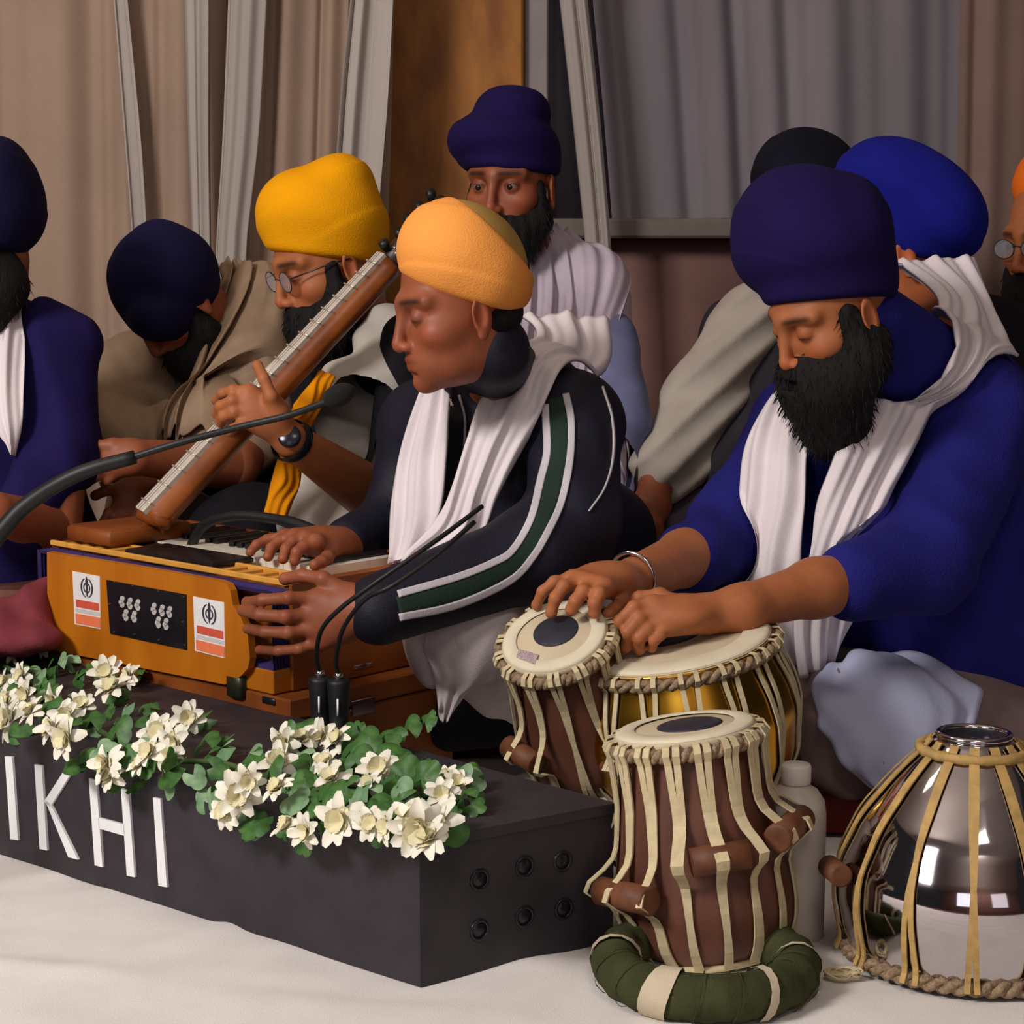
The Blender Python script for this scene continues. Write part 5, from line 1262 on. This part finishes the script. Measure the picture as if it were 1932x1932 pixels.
T = turban_sdf([tellip(-15, 378, d0, 90, 98, .115, 0), tellip(2, 325, d0, 50, 64, .09), tellip(22, 405, d0, 54, 70, .08)], tline((-120, 470), (60, 500), d0, (-10, 500), .1), wraps=((.3, .1, 1), 90, .0022, 15))
cover(T, hA, tline((-120, 470), (60, 500), d0, (-10, 500), .1)); sdf_obj('turban', T, *cb(-10, 375, d0, 150, .16), .004, m_navyd, Ap, 1)
BA_ = beard_for(hA, S(), .07); BA_.add(cap(P(-30, 470, 3.19), P(-5, 540, 3.17), .050, .046), .03).add(cap(P(-5, 540, 3.17), P(-20, 600, 3.17), .046, .030), .03)
beard_obj('beard', BA_, *bounds([P(-200, 420, 3.1), P(60, 640, 3.3)], .08), m_hair, Ap, .004, 500, .015)
RBt = S().add(cap(P(20, 1150, 3.42), P(0, 760, 3.36), .15, .13)).add(cap(P(-100, 660, 3.5), P(95, 650, 3.28), .07, .072), .07).add(cap(P(105, 670, 3.26), P(118, 850, 3.2), .070, .060), .03).add(cap(P(118, 850, 3.2), P(35, 985, 3.1), .060, .048), .03).add(cap(P(10, 720, 3.34), P(-10, 600, 3.33), .07, .055), .04).add(cap(P(0, 1100, 3.2), P(90, 1080, 3.4), .10, .10), .08)
sdf_obj('robe', S().add(RBt).disp(folds((1, 0, .3), 75, .012, 1, 61, sharp=1.5)), *bounds([P(-180, 1250, 3.1), P(190, 1250, 3.5), P(60, 540, 3.4)], .06), .0065, m_swd, Ap, 2)
ribbon('scarf', [(P(0, 525, 3.30), P(50, 522, 3.32)), (P(-30, 620, 3.18), P(48, 620, 3.20)), (P(-30, 700, 3.14), P(46, 700, 3.16)), (P(-20, 790, 3.12), P(42, 790, 3.12)), (P(10, 835, 3.12), P(32, 845, 3.12)), (P(22, 858, 3.12), P(28, 860, 3.12))], m_scf, Ap, RBt, .012, fold=.006, nf=2, bulge=.01, seed=62)
setbase(Ap)
# pinkish cloth left of the harmonium
pk = S().add(cap(P(-40, 1190, 2.95), P(45, 1165, 2.98), .040, .032)).add(ell(P(20, 1205, 2.92), (.08, .06, .025)), .04).add(cap(P(60, 1140, 2.98), P(82, 1105, 3.0), .022, .014), .03)
o = sdf_obj('folded_cloth', S().add(pk).disp(folds((1, 0, .7), 150, .016, 1.1, 64, sharp=1.4)), *bounds([P(-60, 1240, 2.9), P(110, 1080, 3.0)], .06), .005, cloth('pink_cloth', (124, 56, 64), var=.12), None, 2)
o['label'] = 'dusty pink crumpled cloth at the left end of the harmonium'; o['category'] = 'cloth'
g = Geo(); g.box((P(-60, 0, 2.95)[0], 2.98, .0), (P(90, 0, 3.0)[0], 3.15, .27), None, .01); o = g.make('side_table', m_shell, None, False); o['label'] = 'low dark stand under the pink cloth at the left edge'; o['category'] = 'stand'

# ---------------------------------------------------------------- D: back, facing the camera
Dp = person(1010, 1100, 'bearded man in tall navy turban and pale shawl facing the camera at the back')
hD = Head((922, 394), 3.50, 248, 4, 0, closed=False); nkD = P(985, 480, 3.68)
body_obj(Dp, hD, hD.sdf(nkD, .055), *head_bounds(hD, nkD), .0032, [], m_skd)
eyes(hD, Dp, m_eyew, m_iris)
d0 = hD.d
T = turban_sdf([tellip(948, 272, d0, 103, 62, .115, 4), tellip(965, 300, d0+.02, 84, 66, .10), tellip(966, 216, d0, 72, 52, .090)], tline((868, 318), (1050, 330), d0, (945, 318), .10), wraps=((.1, .1, 1), 95, .003, 24), k=.014)
cover(T, hD, tline((868, 318), (1050, 330), d0, (945, 318), .10)); sdf_obj('turban', T, *cb(950, 260, d0, 150, .16), .004, m_navy, Dp, 1)
beard_obj('beard', beard_for(hD, S(), .05), *head_bounds(hD, hD.w(.05, 0, -.22)), m_hair, Dp, .004, 700, .015)
SD = S().add(cap(P(1030, 1000, 3.80), P(1010, 640, 3.78), .17, .145)).add(cap(P(880, 570, 3.85), P(1100, 560, 3.68), .07, .08), .08).add(cap(P(995, 560, 3.76), P(990, 480, 3.72), .10, .06), .05).add(cap(P(1110, 580, 3.66), P(1135, 760, 3.6), .078, .07), .04).add(cap(P(1135, 760, 3.6), P(1090, 930, 3.5), .07, .06), .04)
SDf = S().add(SD).disp(folds((1, 0, .25), 75, .012, .7, 71, sharp=1.3))
sdf_obj('shawl', SDf, *bounds([P(800, 1080, 3.6), P(1220, 1080, 3.9), P(1000, 430, 3.8)], .07), .0065, m_lav, Dp, 1)
ribbon('shawl_fold', [(P(960, 440, 3.66), P(1085, 440, 3.74)), (P(975, 510, 3.58), P(1150, 500, 3.68)), (P(985, 590, 3.54), P(1172, 570, 3.60)), (P(980, 680, 3.52), P(1160, 650, 3.55)), (P(985, 800, 3.52), P(1150, 790, 3.54)), (P(985, 930, 3.52), P(1140, 930, 3.52))], m_lav, Dp, SD, .016, fold=.012, nf=5, bulge=.01, seed=73, nu=60, nv=70, thick=.005)
m_bs = cloth('blue_grey_shirt', (112, 116, 150), var=.1)
SL = S().add(cap(P(1148, 640, 3.60), P(1166, 790, 3.52), .055, .055)).add(cap(P(1166, 790, 3.52), P(1130, 960, 3.45), .055, .05), .03)
sdf_obj('sleeve', S().add(SL).disp(folds((.5, 0, 1), 110, .011, 1, 72, sharp=1.5)), *bounds([P(1100, 600, 3.5), P(1200, 1010, 3.6)], .08), .006, m_bs, Dp, 2)
setbase(Dp)
# ---------------------------------------------------------------- G: behind the drummer, grey-white sleeve
Gp = person(1350, 1150, 'man in black turban and dark vest with a grey-white sleeve, behind the drummer')
hG = Head((1462, 470), 3.55, 222, 22); nkG = P(1520, 560, 3.72)
LGm = S(); arm_hand(LGm, [P(1252, 868, 3.51), P(1232, 935, 3.46)], [.040, .030], [([P(1212, 965, 3.44), P(1204, 985, 3.43), P(1204, 1000, 3.43)], .009), ([P(1222, 970, 3.44), P(1216, 992, 3.42), P(1218, 1008, 3.43)], .0092), ([P(1234, 972, 3.44), P(1230, 994, 3.42), P(1232, 1010, 3.43)], .009), ([P(1246, 968, 3.44), P(1244, 988, 3.43), P(1246, 1002, 3.43)], .008), ([P(1215, 945, 3.44), P(1200, 962, 3.42), P(1196, 976, 3.42)], .0096)])
LGm.add(ell(P(1230, 955, 3.45), (.034, .022, .026)), .02)
body_obj(Gp, hG, hG.sdf(nkG, .055), *head_bounds(hG, nkG), .005, [(LGm, *bounds([P(1250, 870, 3.5), P(1190, 1015, 3.42)], .05), .004), stub([nkG, P(1425, 620, 3.68), P(1330, 742, 3.58), P(1252, 868, 3.51)])], m_skd)
d0 = hG.d
sdf_obj('turban', turban_sdf([tellip(1512, 335, d0, 94, 92, .11), tellip(1545, 350, d0, 80, 84, .1)], None, wraps=((.3, .1, 1), 90, .002, 16)), *cb(1520, 340, d0, 160, .16), .005, cloth('black_turban', (18, 18, 30), var=.2), Gp, 1)
GV = S().add(cap(P(1480, 1050, 3.8), P(1480, 760, 3.76), .16, .14)).add(cap(P(1400, 640, 3.72), P(1600, 640, 3.85), .085, .08), .08).add(cap(P(1450, 700, 3.68), P(1410, 900, 3.54), .06, .09), .12).add(cap(P(1500, 640, 3.74), P(1515, 560, 3.7), .07, .05), .04)
sdf_obj('vest', S().add(GV).disp(folds((1, 0, .3), 60, .006, 1, 81)), *bounds([P(1300, 1120, 3.5), P(1680, 540, 3.9)], .09), .007, cloth('charcoal_vest', (52, 48, 54), var=.15), Gp, 2)
GS = S().add(cap(P(1420, 600, 3.66), P(1330, 740, 3.58), .066, .066)).add(cap(P(1330, 740, 3.58), P(1250, 885, 3.50), .064, .056), .03).add(cap(P(1330, 760, 3.58), P(1300, 870, 3.54), .05, .045), .04)
sdf_obj('sleeve', S().add(GS).disp(folds((.6, 0, -.8), 120, .012, .9, 82, sharp=1.5)), *bounds([P(1190, 930, 3.5), P(1440, 540, 3.7)], .07), .005, m_gsl, Gp, 2)
KG = S().add(ell(P(1290, 960, 3.62), (.10, .10, .07))).add(ell(P(1350, 1000, 3.6), (.12, .1, .09)), .05)
sdf_obj('kurta_skirt', S().add(KG).disp(folds((1, 0, .6), 70, .010, 1, 83)), *bounds([P(1180, 1100, 3.6), P(1450, 880, 3.7)], .08), .007, cloth('mauve_kurta', (126, 108, 120), var=.1), Gp, 2)
setbase(Gp)
# ---------------------------------------------------------------- H: royal blue turban, seen from behind
Hp_ = person(1800, 1250, 'man with a large royal blue turban seen from behind, sitting behind the drummer')
hH = Head((1582, 556), 3.22, 172, 18); nkH = P(1760, 600, 3.42)
body_obj(Hp_, hH, hH.sdf(nkH, .055), *head_bounds(hH, nkH), .004, [], mat('skin_warm_brown', (190, 106, 60), rough=.5, var=.06, attr=True))
d0 = hH.d
T = turban_sdf([tellip(1722, 384, d0, 138, 98, .12, 32), tellip(1668, 345, d0, 92, 76, .10, 20), tellip(1760, 420, d0, 92, 76, .11, 15)], tline((1640, 430), (1860, 492), d0, (1720, 492), .09), wraps=((.6, .1, .8), 75, .003, 17))
cover(T, hH, tline((1640, 430), (1860, 492), d0, (1720, 492), .09)); sdf_obj('turban', T, *cb(1715, 390, d0, 190, .18), .0045, m_blue, Hp_, 1)
HB_ = S().add(cap(P(1850, 1000, 3.6), P(1840, 700, 3.56), .16, .14)).add(cap(P(1700, 660, 3.6), P(1960, 690, 3.5), .07, .08), .08).add(cap(P(1800, 660, 3.5), P(1770, 580, 3.44), .075, .055), .04)
sdf_obj('coat', HB_, *bounds([P(1650, 1120, 3.5), P(2060, 560, 3.7)], .09), .008, m_blk, Hp_, 2)
setbase(Hp_)
# ---------------------------------------------------------------- I: right edge
Ip = person(1990, 1250, 'man in orange turban and glasses, only a sliver showing at the right edge')
hI = Head((1912, 508), 3.62, 215, 8, closed=False); nkI = P(2050, 640, 3.8)
body_obj(Ip, hI, hI.sdf(nkI, .055), *head_bounds(hI, nkI), .004, [], m_sk)
d0 = hI.d; glasses(hI, Ip); eyes(hI, Ip, m_eyew, m_iris)
sdf_obj('turban', turban_sdf([tellip(2018, 348, d0, 104, 88, .11)], tline((1915, 400), (2110, 430), d0, (2000, 402), .1), wraps=((.3, .1, 1), 90, .002, 18)), *cb(2018, 348, d0, 150, .16), .005, m_org, Ip, 1)
beard_obj('beard', beard_for(hI, S(), .04), *head_bounds(hI, hI.w(.05, 0, -.22)), m_hair, Ip, .005, 300, .012)
IC = S().add(cap(P(2060, 1050, 3.9), P(2060, 760, 3.86), .17, .15)).add(cap(P(1960, 680, 3.84), P(2160, 680, 3.84), .075, .08), .08)
sdf_obj('coat', IC, *bounds([P(1880, 1150, 3.8), P(2240, 600, 4.0)], .09), .009, m_blk, Ip, 2)
setbase(Ip)
